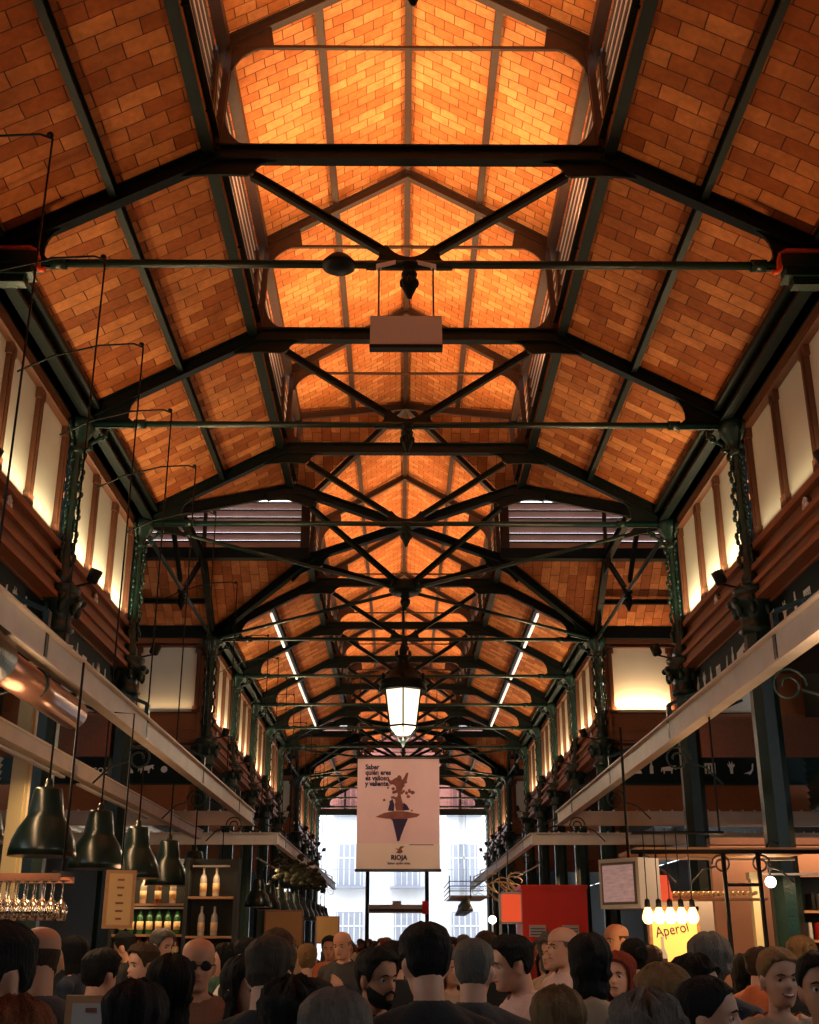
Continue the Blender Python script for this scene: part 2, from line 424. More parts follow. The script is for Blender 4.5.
# ---------------------------------------------------------------- roof trusses
def centre_plate():
    h = bez((0.34, -0.03), (0.16, 0.02), (0.30, 0.22), 5)[0:]
    right = [(0.40, -0.05), (0.36, 0.0)] + bez((0.36, 0.0), (0.24, 0.05), (0.30, 0.16), 4)[1:] + [(0.22, 0.20)] + bez((0.22, 0.20), (0.12, 0.07), (0.0, 0.07), 5)[1:]
    left = [(-a, b) for a, b in right[::-1][1:]]
    return right+left
def bend_plate(s):
    """plate at the bend, u measured from the bend outward*s"""
    pts = [(-0.60, 0.05), (-0.58, -0.09)] + bez((-0.58, -0.09), (-0.40, -0.09), (-0.38, -0.20), 4)[1:] + [(-0.30, -0.25)] + bez((-0.30, -0.25), (0.05, -0.22), (0.32, -0.27), 5)[1:] + [(0.55, -0.38), (0.60, -0.25), (0.0, 0.05)]
    return [(s*a, b) for a, b in pts]
def add_side(root, dirv, ub, uc, cx, cy, iron='iron', bend2=None, full=True):
    """one half of a truss. dirv: unit xy from centre; ub bend distance; corner/column point (x,y)"""
    d = Vector((*dirv, 0)); zo = root.location.z
    B = d*ub + Vector((0, 0, ZB-zo)); Cc = Vector((cx, cy, 7.62-zo)); Tt = Vector((cx, cy, ZT-zo))
    mb = MB(); mb.member(B, Cc, 0.17, 0.12); mb.build('rafter', iron, root)
    mb = MB(); a = d*(ub-0.36)+Vector((0, 0, ZB-0.24-zo)); b = d*0.22+Vector((0, 0, ZT+0.12-zo)); mb.member(a, b, 0.085, 0.07); mb.build('diagonal_brace', iron, root)
    mb = MB(); mb.plate(bend_plate(1), B, d, (0, 0, 1), 0.03); mb.build('gusset_plate', iron, root)
    # plate wedged between rafter and tie over the column
    cd = (Vector((cx, cy, 0)) - d*ub); Lh = cd.length; cd.normalize()
    s_ = (ZB-7.62)/Lh
    w = 0.72
    poly = [(0, 0.06), (-w-0.1, 0.06+s_*(w+0.1)), (-w-0.1, s_*(w+0.1)-0.10)] + bez((-w-0.1, s_*(w+0.1)-0.10), (-w+0.14, s_*w-0.14), (-w+0.12, 0.0), 5)[1:] + [(-w-0.05, -0.13), (0, -0.13)]
    mb = MB(); mb.plate(poly, Cc, cd, (0, 0, 1), 0.035); mb.build('gusset_plate', iron, root)
def lantern_frame(root, X=True, iron='iron_brown'):
    zo = root.location.z
    ax = Vector((1, 0, 0)) if X else Vector((0, 1, 0))
    for s in (-1, 1):
        d = ax*s
        mb = MB(); p = d*(XB+0.0)+Vector((0, 0, ZB+0.05-zo)); q = d*(XE-0.02)+Vector((0, 0, ZE-zo)); mb.member(p, q, 0.08, 0.07)
        mb.plate([(0.04, 0.0), (-0.34, 0.0)]+bez((-0.34, 0.0), (-0.10, 0.05), (-0.05, 0.36), 6)[1:]+[(0.04, 0.36)], d*XB+Vector((0, 0, ZB+0.08-zo)), d, (0, 0, 1), 0.025)
        mb.build('lantern_post', iron, root)
        mb = MB(); mb.member(d*XE+Vector((0, 0, ZE+0.06-zo)), Vector((0, 0, ZR-zo)), 0.12, 0.09)
        mb.plate([(0.0, 0.06), (-0.42, 0.06+0.42*KL), (-0.46, 0.02)]+bez((-0.46, 0.02), (-0.12, -0.04), (-0.06, -0.30), 6)[1:]+[(0.03, -0.30)], d*XE+Vector((0, 0, ZE-zo)), d, (0, 0, 1), 0.025)
        mb.build('lantern_rafter', iron, root)
    mb = MB(); mb.bar(ax*(-XE)+Vector((0, 0, ZE-zo)), ax*XE+Vector((0, 0, ZE-zo)), 0.035, 0.035); mb.build('lantern_tie', iron, root)
def knob_mb(zo, r=1.0):
    mb = MB(); prof = [(0.0, -0.34), (0.02, -0.33), (0.035, -0.29), (0.055, -0.25), (0.075, -0.19), (0.07, -0.15), (0.045, -0.12), (0.07, -0.10), (0.075, -0.07), (0.05, -0.04), (0.09, 0.0), (0.09, 0.03), (0, 0.03)]
    mb.lathe([(a*r, b) for a, b in prof], (0, 0, ZT-0.03-zo), 12)
    for j in range(8):
        a = j*PI/4; mb.ell((0.07*math.cos(a), 0.07*math.sin(a), ZT-0.2-zo), (0.02, 0.02, 0.05), 6, 4)
    return mb
def make_truss(y):
    root = empty('roof_truss', (0, y, ZT))
    zo = ZT
    for s in (-1, 1): add_side(root, (s, 0), XB, W, s*W, 0)
    mb = MB(); mb.member((-XB, 0, ZB-zo), (XB, 0, ZB-zo), 0.17, 0.12); mb.build('upper_chord', 'iron', root)
    mb = MB(); mb.tube([(-3.9, 0, 0), (3.9, 0, 0)], 0.040, 8)
    for s in (-1, 1): mb.lathe([(0.04, 0), (0.06, 0.0), (0.06, 0.14), (0.04, 0.14)], (s*3.25-0.07, 0, 0), 8, axis=(1, 0, 0))
    mb.build('tie_rod', 'iron_green', root)
    mb = MB(); mb.plate(centre_plate(), (0, 0, 0), (1, 0, 0), (0, 0, 1), 0.05); mb.build('gusset_plate', 'iron', root)
    knob_mb(zo).build('pendant_knob', 'iron', root)
    lantern_frame(root)
    return root
proto = None
for i in range(-2, 15):
    if i in CROSS: continue
    if proto is None: proto = make_truss(Y(i)); t = proto
    else: t = copy_tree(proto); t.location = (0, Y(i), ZT)
    if i < 1: lb = 'dark iron roof truss overhead, %s' % ('above the top of the picture nearest the viewer' if i == 0 else 'behind the viewer' if i == -1 else 'furthest behind the viewer')
    elif i == 1: lb = 'nearest dark iron roof truss, with the white box hung beneath its rod'
    elif i == 3: lb = 'dark iron roof truss on the near edge of the lamp crossing'
    elif i == 5: lb = 'dark iron roof truss on the far edge of the lamp crossing'
    elif i == 14: lb = 'last dark iron roof truss, against the bright glazed end'
    else: lb = '%s dark iron roof truss counting from the one with the white box' % ORD[i if i < 4 else i-1]
    tag(t, lb, 'roof truss', 'iron trusses spanning the hall')
# crossing trusses: two diagonals over each crossing
for c, nm in zip(CROSS, ('lamp', 'far')):
    root = empty('crossing_truss', (0, Y(c), ZT), 0, 'star of diagonal iron members meeting over the %s crossing' % nm, 'roof truss')
    zo = ZT; ub = XB*math.sqrt(2)
    for sx in (-1, 1):
        for sy in (-1, 1):
            d = (sx/math.sqrt(2), sy/math.sqrt(2))
            add_side(root, d, ub, None, sx*W, sy*BAY)
            mb = MB(); mb.member((d[0]*ub, d[1]*ub, ZB-zo), (0, 0, ZB-zo), 0.16, 0.12); mb.build('upper_chord', 'iron', root)
            mb = MB(); mb.tube([(0, 0, 0), (sx*W*.97, sy*BAY*.97, 0)], 0.035, 8); mb.build('tie_rod', 'iron_green', root)
            mb = MB(); mb.member((sx*XB, sy*XB, ZB+0.12-zo), (sx*XE, sy*XE, ZE-zo), 0.08, 0.08); mb.build('lantern_post', 'iron_brown', root)
            mb = MB(); mb.member((sx*XE, sy*XE, ZE+0.06-zo), (0, 0, ZR-zo), 0.12, 0.09); mb.build('lantern_rafter', 'iron_brown', root)
    mb = MB(); mb.lathe([(0.0, -0.05), (0.26, -0.05), (0.30, 0.0), (0.26, 0.14), (0.12, 0.20), (0, 0.2)], (0, 0, 0), 12); mb.build('hub', 'iron', root)
    knob_mb(zo, 1.2).build('pendant_knob', 'iron', root)
# transept trusses on the column line and over the arms
for c, nm in zip(CROSS, ('lamp', 'far')):
    for sgn, sn in ((-1, 'left'), (1, 'right')):
        for x, dn in ((W, 'over the columns'), (6.1, 'above the stalls')):
            root = empty('transept_truss', (sgn*x, Y(c), ZT), 0, 'iron truss %s in the %s transept at the %s crossing' % (dn, sn, nm), 'roof truss', 'transept trusses')
            for s in (-1, 1): add_side(root, (0, s), XB, W, 0, s*BAY)
            mb = MB(); mb.member((0, -XB, ZB-ZT), (0, XB, ZB-ZT), 0.17, 0.12); mb.build('upper_chord', 'iron', root)
            mb = MB(); mb.tube([(0, -BAY, 0), (0, BAY, 0)], 0.035, 8); mb.build('tie_rod', 'iron_green', root)
            knob_mb(ZT).build('pendant_knob', 'iron', root)
            lantern_frame(root, False)

# ---------------------------------------------------------------- columns
def make_column():
    root = empty('iron_column')
    mb = MB()
    mb.lathe([(0.24, 0), (0.24, 0.5), (0.20, 0.56), (0.175, 0.62), (0.165, 0.70), (0.155, 4.95), (0.17, 5.0)], (0, 0, 0), 8, False, ph=PI/8)
    mb.build('pier', 'iron_green', root)
    mb = MB()
    mb.lathe([(0.15, 4.92), (0.21, 4.96), (0.17, 5.02), (0.16, 5.12), (0.20, 5.20), (0.26, 5.27), (0.28, 5.33), (0.20, 5.36), (0.24, 5.42), (0.24, 5.46), (0.13, 5.50)], (0, 0, 0), 12)
    for j in range(8):
        a = j*PI/4+PI/8; r = 0.22
        mb.ell((r*math.cos(a), r*math.sin(a), 5.20), (0.045, 0.045, 0.09), 8, 5)
        mb.ell((0.27*math.cos(a), 0.27*math.sin(a), 5.30), 0.045, 8, 5)
    mb.build('capital', 'iron_green', root)
    mb = MB(); prof = [(0.12, 5.46), (0.12, 5.60), (0.085, 5.66), (0.10, 5.72), (0.075, 5.78)]
    z = 5.85
    while z < 7.1: prof += [(0.075, z), (0.088, z+0.06), (0.075, z+0.12)]; z += 0.20
    prof += [(0.08, 7.12), (0.12, 7.18), (0.09, 7.22), (0.12, 7.32), (0.20, 7.44), (0.22, 7.52), (0.18, 7.60)]
    mb.lathe(prof, (0, 0, 0), 12)
    mb.build('shaft', 'iron_green', root)
    for s in (-1, 1):
        for a0 in (0, PI/2):
            mb = MB()
            for k in range(20):
                z = 5.75+k*0.072; r = 0.105+0.02*math.sin(k*1.7)
                mb.ell((s*r*math.cos(a0), s*r*math.sin(a0), z), (0.028, 0.028, 0.042+0.012*(k % 2)), 6, 4)
            mb.build('leaf_ornament', 'iron_green', root)
    mb = MB()
    for a in (0, PI/2, PI, 3*PI/2):
        ca, sa = math.cos(a), math.sin(a)
        pts = [(0.10+0.22*t+0.05*math.sin(t*9), 7.20+0.26*t*t) for t in [i/10 for i in range(11)]]
        mb.tube([(ca*r, sa*r, z) for r, z in pts], 0.022, 6)
        sp = [(0.30+0.06*math.cos(t)*(1-t/9), 7.36+0.06*math.sin(t)*(1-t/9)) for t in [i*0.6 for i in range(12)]]
        mb.tube([(ca*r, sa*r, z) for r, z in sp], 0.016, 6)
    mb.build('bracket_scrolls', 'iron_green', root)
    return root
colp = None
for i in range(-2, 15):
    if i in CROSS: continue
    for sgn, sn in ((-1, 'left'), (1, 'right')):
        if colp is None: colp = make_column(); c_ = colp
        else: c_ = copy_tree(colp)
        c_.location = (sgn*W, Y(i), 0)
        if i < 1: lb = 'green iron column on the %s, %s' % (sn, 'just outside the frame beside the viewer' if i == 0 else 'behind the viewer' if i == -1 else 'furthest behind the viewer')
        elif i == 1: lb = 'nearest green iron column on the %s, its top under an orange pipe' % sn
        elif i == 3: lb = 'green iron column on the %s at the near corner of the lamp crossing' % sn
        elif i == 5: lb = 'green iron column on the %s at the far corner of the lamp crossing' % sn
        else: lb = '%s green iron column on the %s counting from the orange pipe' % (ORD[i if i < 4 else i-1], sn)
        tag(c_, lb, 'column', 'cast-iron columns along the hall', 'thing')

# ---------------------------------------------------------------- walls between the columns
def wall_side(sgn, nm):
    mb = MB()
    for a, b in SECTIONS:
        x = lambda v: sgn*v
        mb.box(x(4.10), x(4.22), a, b, 5.25, 6.02); mb.box(x(4.10), x(4.22), a, b, 7.37, 7.58)
        mb.box(x(4.02), x(4.12), a, b, 5.92, 6.00)
        mb.box(x(3.98), x(4.12), a, b, 5.66, 5.72); mb.box(x(4.04), x(4.12), a, b, 5.60, 5.66)
        mb.box(x(3.96), x(4.12), a, b, 5.46, 5.52); mb.box(x(4.00), x(4.12), a, b, 5.40, 5.46); mb.box(x(3.94), x(4.12), a, b, 5.28, 5.34)
        mb.box(x(4.04), x(4.12), a, b, 7.46, 7.56)
    tag(mb.build('wall_'+nm, 'wood'), kind='structure')
wall_side(-1, 'left'); wall_side(1, 'right')
def notched(w, h, c=0.07):
    w /= 2
    return [(-w+c, 0), (w-c, 0), (w-c, c), (w, c), (w, h-c), (w-c, h-c), (w-c, h), (-w+c, h), (-w+c, h-c), (-w, h-c), (-w, c), (-w+c, c)]
def make_window(length, npane, name='window'):
    """local: window lies along x, faces -y, sill at z=0 (world 6.02) height 1.35"""
    root = empty(name); tag(root, kind='structure')
    H = 1.35; pw = (length-0.10*(npane+1))/npane
    mb = MB()
    mb.box(-length/2, length/2, 0.0, 0.08, -0.02, 0.0); mb.box(-length/2, length/2, -0.04, 0.08, H, H+0.03)
    for k in range(npane+1):
        x = -length/2+0.05+k*(pw+0.10)
        mb.box(x-0.05, x+0.05, 0.0, 0.07, 0, H); mb.box(x-0.022, x+0.022, -0.02, 0.0, 0.05, H-0.05)
        for z in (0.0, H-0.12): mb.box(x-0.085, x+0.085, -0.01, 0.055, z, z+0.12)
    mb.build('frame', 'wood_dark', root)
    for k in range(npane):
        x = -length/2+0.10+pw/2+k*(pw+0.10)
        m2 = MB(); m2.box(x-pw/2-.02, x+pw/2+.02, 0.055, 0.075, -0.02, H+0.02); m2.build('pane', 'frosted', root)
    return root
def finish_window(w, lit, col=(1.0, 0.80, 0.44), length=3.0):
    # strip lamp lying in the sill, below and in front of the frosted panes
    if lit:
        l = area('sill_lamp', (0, -0.06, 0.03), (R(180-18), 0, 0), length-0.2, 0.03, L_SILL*lit, col, w); l.rotation_euler = (R(180+16), 0, 0)
wn = 0
rose = None
for bi in list(range(-2, 3))+list(range(5, 9))+list(range(11, 14)):
    for sgn, sn in ((-1, 'left'), (1, 'right')):
        wn += 1
        w = make_window(BAY-0.36, 3, 'window_%d' % wn)
        w.location = (sgn*4.04, (Y(bi)+Y(bi+1))/2, 6.02); w.rotation_euler = (0, 0, -sgn*PI/2)
        lit = 1.0 if (sgn < 0 or bi >= 2) else 0.12
        if sgn < 0 and bi == 1: lit = 0.55
        if bi > 0: finish_window(w, lit, length=BAY-0.36)
        # rosette
        if rose is None:
            rose = empty('rosette'); mb = MB()
            for j in range(8):
                a = j*PI/4; mb.ell((0.055*math.cos(a), -0.02, 0.075*math.sin(a)), (0.026, 0.02, 0.036), 8, 5)
            mb.lathe([(0.03, 0), (0.035, 0.02), (0, 0.04)], (0, 0, 0), 10, axis=(0, -1, 0)); mb.build('petals', 'sign_white', rose)
            mb = MB(); mb.lathe([(0.11, 0), (0.11, 0.012), (0.09, 0.018)], (0, 0.01, 0), 16, axis=(0, -1, 0)); mb.build('backplate', 'wood_dark', rose); r_ = rose
        else: r_ = copy_tree(rose)
        r_.location = (sgn*4.09, (Y(bi)+Y(bi+1))/2, 5.82); r_.rotation_euler = (0, 0, -sgn*PI/2)
        tag(r_, 'small silver rosette on the %s wooden apron, %s' % (sn, 'behind the viewer' if bi < 0 else 'out of frame beside the viewer' if bi == 0 else 'below window group %s from the front' % ORD[bi if bi < 3 else bi-2 if bi < 9 else bi-4]), 'rosette', 'rosettes under the clerestory windows')

# transept end walls (the wall at the far edge of each arm, facing the viewer; and its near twin)
icons = {
 'bottle': [(-.03, 0), (.03, 0), (.03, .12), (.012, .15), (.012, .21), (-.012, .21), (-.012, .15), (-.03, .12)],
 'cow': [(-.13, .11), (-.15, .04), (-.14, .03), (-.11, .08), (-.10, 0), (-.08, 0), (-.075, .05), (.03, .05), (.04, 0), (.06, 0), (.065, .07), (.09, .10), (.12, .07), (.14, .08), (.12, .12), (.14, .15), (.10, .15), (.07, .14)],
 'hock': [(-.04, .0), (.0, -.01), (.03, .05), (.05, .11), (.03, .15), (.015, .15), (.02, .21), (.0, .22), (-.005, .15), (-.04, .10)],
 'bird': [(-.09, .0), (-.04, .02), (.02, .04), (.05, .08), (.06, .16), (.085, .17), (.07, .06), (.03, .0), (.0, -.02), (-.01, .0)],
 'deer': [(-.02, 0), (.02, 0), (.03, .10), (.06, .13), (.05, .17), (.03, .14), (.02, .21), (.0, .15), (-.03, .21), (-.03, .14), (-.06, .17), (-.055, .13), (-.03, .10)],
 'cloche': [(-.08, 0), (.08, 0), (.07, .05), (.04, .07), (.02, .12), (-.02, .12), (-.03, .07), (-.07, .05)],
 'disc': [(.06*math.cos(a*PI/8), .07+.06*math.sin(a*PI/8)) for a in range(16)],
 'comb': [(-.07, 0), (-.045, 0), (-.045, .12), (-.02, .12), (-.02, 0), (.0, 0), (.0, .12), (.025, .12), (.025, 0), (.045, 0), (.045, .12), (.07, .12), (.07, 0), (.085, 0), (.085, .15), (-.07, .15)],
}
def sign_band(x0, x1, loc, rz, z0, z1, seq, label, txt=None, seed=0):
    root = empty('fascia_sign', loc, rz, label, 'sign', 'dark fascia signs with white food pictograms')
    mb = MB(); mb.box(x0, x1, 0, 0.04, z0, z1); mb.build('panel', 'band_dark', root)
    mb = MB(); mb.box(x0, x1, -0.03, 0.0, z0-0.03, z0); mb.build('ledge', 'iron_green', root)
    for nme, x, sc in seq:
        mb = MB(); mb.plate([(a*sc, b*sc) for a, b in icons[nme]], (x, -0.006, z0+(z1-z0)*0.30), (1, 0, 0), (0, 0, 1), 0.008); mb.build('pictogram', 'icon_white', root)
    if txt: text(txt[0], txt[1], 'lettering', 'icon_white', root, (txt[2], -0.008, z0+(z1-z0)*0.30))
    return root
for c, cnm in zip(CROSS, ('lamp', 'far')):
    for sgn, sn in ((-1, 'left'), (1, 'right')):
        for s2, wn2 in ((1, 'far'), (-1, 'near')):
            y = Y(c)+s2*BAY; mb = MB(); a, b = sorted((sgn*4.12, sgn*XO))
            f = lambda y0, y1: (y0, y1) if s2 > 0 else (-y1, -y0)
            yy = lambda u, v: sorted((y+s2*u, y+s2*v))
            y0, y1 = yy(0.06, 0.20)
            mb.box(a, b, y0, y1, 5.28, 6.02); mb.box(a, b, y0, y1, 7.37, 7.58)
            mb.box(a, b, *yy(-.04, .08), 7.44, 7.56); mb.box(a, b, *yy(0.0, .08), 5.66, 5.72); mb.box(a, b, *yy(-.02, .08), 5.46, 5.52); mb.box(a, b, *yy(-.04, .08), 5.28, 5.34)
            mb.box(a, b, *yy(0.06, .16), 4.05, 4.60)
            mb.box(*sorted((sgn*5.62, sgn*6.2)), *yy(.03, .10), 6.0, 7.4); mb.box(*sorted((sgn*4.12, sgn*4.27)), *yy(.03, .10), 6.0, 7.4); mb.box(*sorted((sgn*7.4, sgn*XO)), *yy(.03, .10), 6.0, 7.4)
            tag(mb.build('wall_transept', 'wood'), kind='structure')
            for k, xc in enumerate((4.88, 6.8)):
                wn += 1
                L_ = 1.36 if k == 0 else 1.25
                w = make_window(L_, 1, 'window_%d' % wn); w.location = (sgn*xc, y+s2*0.0, 6.02); w.rotation_euler = (0, 0, 0 if s2 > 0 else PI)
                if s2 > 0 and c == 4 and k == 0: finish_window(w, 0.85 if sgn > 0 else 0.06, (1.0, 0.62, 0.30), L_)
for sgn, sn in ((-1, 'left'), (1, 'right')):
    y = Y(5)
    if sgn > 0: seq = [('cloche', 4.69, 1), ('bottle', 4.97, 1.2), ('cow', 5.32, 1.1), ('comb', 6.14, 1.4), ('deer', 6.58, 1.2), ('bird', 6.93, 1.2), ('hock', 7.5, 1)]; tx = None
    else: seq = [('disc', -6.93, 1.1), ('cloche', -5.52, 1.1), ('cow', -5.18, 1.1), ('disc', -4.82, 1.1), ('hock', -7.5, 1)]; tx = ('Quesos', 0.24, -6.68)
    sign_band(min(sgn*4.15, sgn*XO), max(sgn*4.15, sgn*XO), (0, y+0.06, 0), 0, 4.60, 5.26, seq, 'dark fascia across the end of the %s transept with white pictograms' % sn + (' and lettering' if tx else ''), tx)
for bi, w1 in ((0, 'nearest bay'), (1, 'bay after the orange pipe'), (2, 'bay before the lamp crossing')):
    for sgn, sn in ((-1, 'left'), (1, 'right')):
        names = list(icons); rnd = random.Random(bi*5+sgn)
        seq = []
        x = -1.5
        for nme in (['hock', 'deer', 'bottle', 'comb', 'bird', 'bottle', 'cow', 'hock', 'comb'] if sgn > 0 else ['bottle', 'disc', 'cow', 'hock', 'comb', 'bird', 'deer', 'bottle', 'cloche']):
            seq.append((nme, x, 1.25)); x += 0.36
        sign_band(-1.62, 1.62, (sgn*4.13, (Y(bi)+Y(bi+1))/2, 0), -sgn*PI/2, 4.72, 5.25, seq, 'dark fascia with white food pictograms on the %s, %s' % (sn, w1))

# ---------------------------------------------------------------- floor, aisles, outer walls, ends, exterior
mb = MB(); mb.box(-XO-0.3, XO+0.3, Y0, YEND+30, -0.2, 0.0); tag(mb.build('floor', 'stone_floor'), kind='structure')
for sgn, nm in ((-1, 'left'), (1, 'right')):
    mb = MB()
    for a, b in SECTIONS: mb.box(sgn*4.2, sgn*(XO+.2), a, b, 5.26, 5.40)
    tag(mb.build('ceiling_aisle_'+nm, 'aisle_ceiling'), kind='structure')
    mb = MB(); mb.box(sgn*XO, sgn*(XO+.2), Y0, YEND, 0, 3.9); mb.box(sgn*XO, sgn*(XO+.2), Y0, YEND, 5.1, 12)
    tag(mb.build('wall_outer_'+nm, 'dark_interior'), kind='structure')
    # slatted strip of daylight under the aisle roof
    for k, (a, b) in enumerate([(Y(j), Y(j+1)) for j in range(0, 14)]):
        root = empty('aisle_louvre', (sgn*XO, (a+b)/2, 3.9), 0, 'pale slats high in the %s outer wall, %s opening from the front' % (nm, ORD[k+1]), 'louvre', 'slatted openings high in the outer walls')
        mb = MB(); L = b-a
        for q in range(9):
            mb.obox((-0.10*sgn, 0, 0.08+q*0.13), ((0, 1, 0), Vector((-sgn*0.5, 0, 0.866)), Vector((0.866, 0, sgn*0.5))), (L/2, 0.085, 0.006))
        mb.build('slats', 'white_paint' if sgn < 0 else 'iron_green', root)
        mb = MB(); mb.box(-.06, .06, -L/2-.05, -L/2+.05, 0, 1.2); mb.build('post', 'iron', root)
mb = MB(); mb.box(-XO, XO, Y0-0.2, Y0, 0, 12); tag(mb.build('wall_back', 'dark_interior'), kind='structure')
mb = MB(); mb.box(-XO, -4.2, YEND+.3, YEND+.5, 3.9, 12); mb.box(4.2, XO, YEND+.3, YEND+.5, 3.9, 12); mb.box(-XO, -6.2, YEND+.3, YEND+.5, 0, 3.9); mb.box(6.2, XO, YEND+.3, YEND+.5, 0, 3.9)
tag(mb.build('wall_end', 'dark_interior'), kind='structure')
# glazed end screen
root = empty('window_end', (0, YEND+0.05, 0)); tag(root, kind='structure')
mb = MB(); mb.box(-4.2, 4.2, -.08, .08, 7.16, 7.44); mb.box(-2.4, 2.4, -.05, .05, 8.7, 8.8)
for x in (-4.1, -1.6, 1.12, 4.1): mb.box(x-.09, x+.09, -.08, .08, 0, 7.3)
for x in (-2.7, -0.8, 0.8, 2.7): mb.box(x-.04, x+.04, -.04, .04, 7.3, 9.0)
mb.build('frame', 'iron', root)
mb = MB(); mb.box(-4.2, 4.2, -.005, .005, 0.1, 7.16); mb.build('pane', 'clear_pane', root)
mb = MB(); mb.box(-4.2, 4.2, -.005, .005, 7.44, 11.3); mb.build('upper_pane', 'pink_daylight_pane', root)  # gable pane coloured like the sky-lit brick slopes
root = empty('air_curtain', (-0.25, YEND-0.15, 3.05), 0, 'grey air curtain above the far glass doors with a small red sign at its end', 'air curtain')
mb = MB(); mb.box(-1.3, 1.3, -.15, .15, -.22, .14); mb.box(-.2, .2, -.17, .1, .14, .3); mb.build('casing', 'casing_white', root)
mb = MB(); mb.box(-1.25, 1.25, -.17, -.15, -.16, -.04); mb.build('grille', 'rod', root)
mb = MB(); mb.box(1.15, 1.42, -.20, -.14, -.26, .30); mb.build('sign_plate', 'red_kiosk', root)
# street building behind
root = empty('street_building', (0, YEND+14, 0), 0, 'pale street building seen through the glazed end', 'building')
mb = MB(); mb.box(-22, 22, 0, 3, 0, 24); mb.build('wall', 'facade', root)
for x in (-9, -6, -3.0, 0.3, 3.6, 6.6, 9.6):
    for z in (0.9, 4.6, 8.6, 12.6):
        mb = MB(); mb.box(x-.75, x+.75, -.12, 0.05, z, z+2.3); f_ = mb.build('window', 'facade_bluegrey', root)
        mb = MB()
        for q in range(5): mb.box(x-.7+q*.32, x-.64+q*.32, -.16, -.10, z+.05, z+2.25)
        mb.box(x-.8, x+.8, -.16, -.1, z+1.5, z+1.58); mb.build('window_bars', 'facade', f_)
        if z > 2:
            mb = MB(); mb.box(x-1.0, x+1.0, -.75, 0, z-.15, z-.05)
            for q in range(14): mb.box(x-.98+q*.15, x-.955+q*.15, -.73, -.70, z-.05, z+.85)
            mb.box(x-1, x+1, -.74, -.69, z+.85, z+.9); mb.build('balcony', 'facade_bluegrey', root)

# ---------------------------------------------------------------- working lights of the roof
# linear lamps along the lantern base ledge, and floodlights added on the capitals to light the slopes
mbp = None
for i in range(-1, 14):
    a, b = Y(i), Y(i+1)
    if i in (3, 9): b = Y(i+1)-XB
    if i in (4, 10): a = Y(i)+XB
    for sgn in (-1, 1):
        L = b-a-0.3; ym = (a+b)/2
        if mbp is None:
            mb = MB(); mb.box(-.018, .018, -1, 1, -.02, 0.0)
            for q in (-.8, 0, .8): mb.box(0, .08, q-.006, q+.006, -.028, -.008)
            mbp = mb.build('lantern_strip_lamp', 'iron'); o = mbp
        else: o = mbp.copy(); C.objects.link(o)
        o.location = (sgn*1.84, ym, ZB+0.14); o.scale = (1, L/2, 1); o.rotation_euler = (0, 0, 0 if sgn > 0 else PI)
        sec = 'out of frame near the viewer' if i < 1 else 'in the %s gap between trusses' % ORD[i+1]
        tag(o, 'thin strip lamp on the %s lantern ledge, %s' % ('left' if sgn < 0 else 'right', sec), 'strip lamp', 'strip lamps along the lantern ledge')
        l = area('lantern_glow', (sgn*1.78, ym, ZB+0.15), (0, 0, 0), 0.05, L, L_LANTERN*(L/3.2)*(1.0 if i > 0 else 0.9)*(0.6 if i > 4 else 1))
        l.rotation_euler = Vector((-sgn*0.45, 0, 1)).to_track_quat('-Z', 'Y').to_euler(); l.data.spread = R(130); l.data.color = (1, .56, .25)
flp = None
for i in list(range(-1, 15)):
    if i in CROSS: continue
    for sgn, sn in ((-1, 'left'), (1, 'right')):
        if flp is None:
            flp = empty('floodlight'); mb = MB(); mb.lathe([(0.05, -0.1), (0.07, -.08), (0.075, 0.06), (0.065, 0.06)], (0, 0, 0), 12); mb.build('housing', 'black_metal', flp)
            mb = MB(); mb.bar((0, 0, -.1), (0.18, 0, -.22), 0.02, 0.02); mb.build('arm', 'black_metal', flp); o = flp
        else: o = copy_tree(flp)
        o.location = (sgn*3.62, Y(i), 5.62); o.rotation_euler = (0, R(-20), 0) if sgn > 0 else (0, R(-20), PI)
        tag(o, 'small added floodlight above the capital of the %s column, %s' % (sn, 'out of frame near the viewer' if i < 1 else 'at the %s truss' % ORD[i]), 'floodlight', 'floodlights added to the columns')
        if i % 1 == 0: spot('slope_fill', (sgn*3.60, Y(i), 5.72), (sgn*2.2, Y(i), 8.6), L_SLOPE*(0.6 if i > 4 else 1), (1, .55, .26), angle=125, blend=1.0)
spot('banner_fill', (3.55, Y(5), 5.75), (-0.13, Y(6), 4.3), 260, (1, .80, .66), angle=38, blend=.5)  # pair of spots added to brighten the banner
spot('banner_fill', (-3.55, Y(5), 5.75), (-0.13, Y(6), 4.3), 200, (1, .80, .66), angle=38, blend=.5)
# tube lamps along the slopes beyond the crossing
tb = None
for i in range(5, 9):
    for sgn, sn in ((-1, 'left'), (1, 'right')):
        if tb is None: mb = MB(); mb.box(-.024, .024, -1.45, 1.45, -.05, 0); tb = mb.build('tube_lamp', 'tube_emit'); o = tb
        else: o = tb.copy(); C.objects.link(o)
        o.location = (sgn*2.84, (Y(i)+Y(i+1))/2, z_nave(2.84)-0.15)
        tag(o, 'white tube lamp under the %s brick slope, %s of four beyond the crossing' % (sn, ORD[i-4]), 'tube lamp', 'tube lamps on the brick slopes')
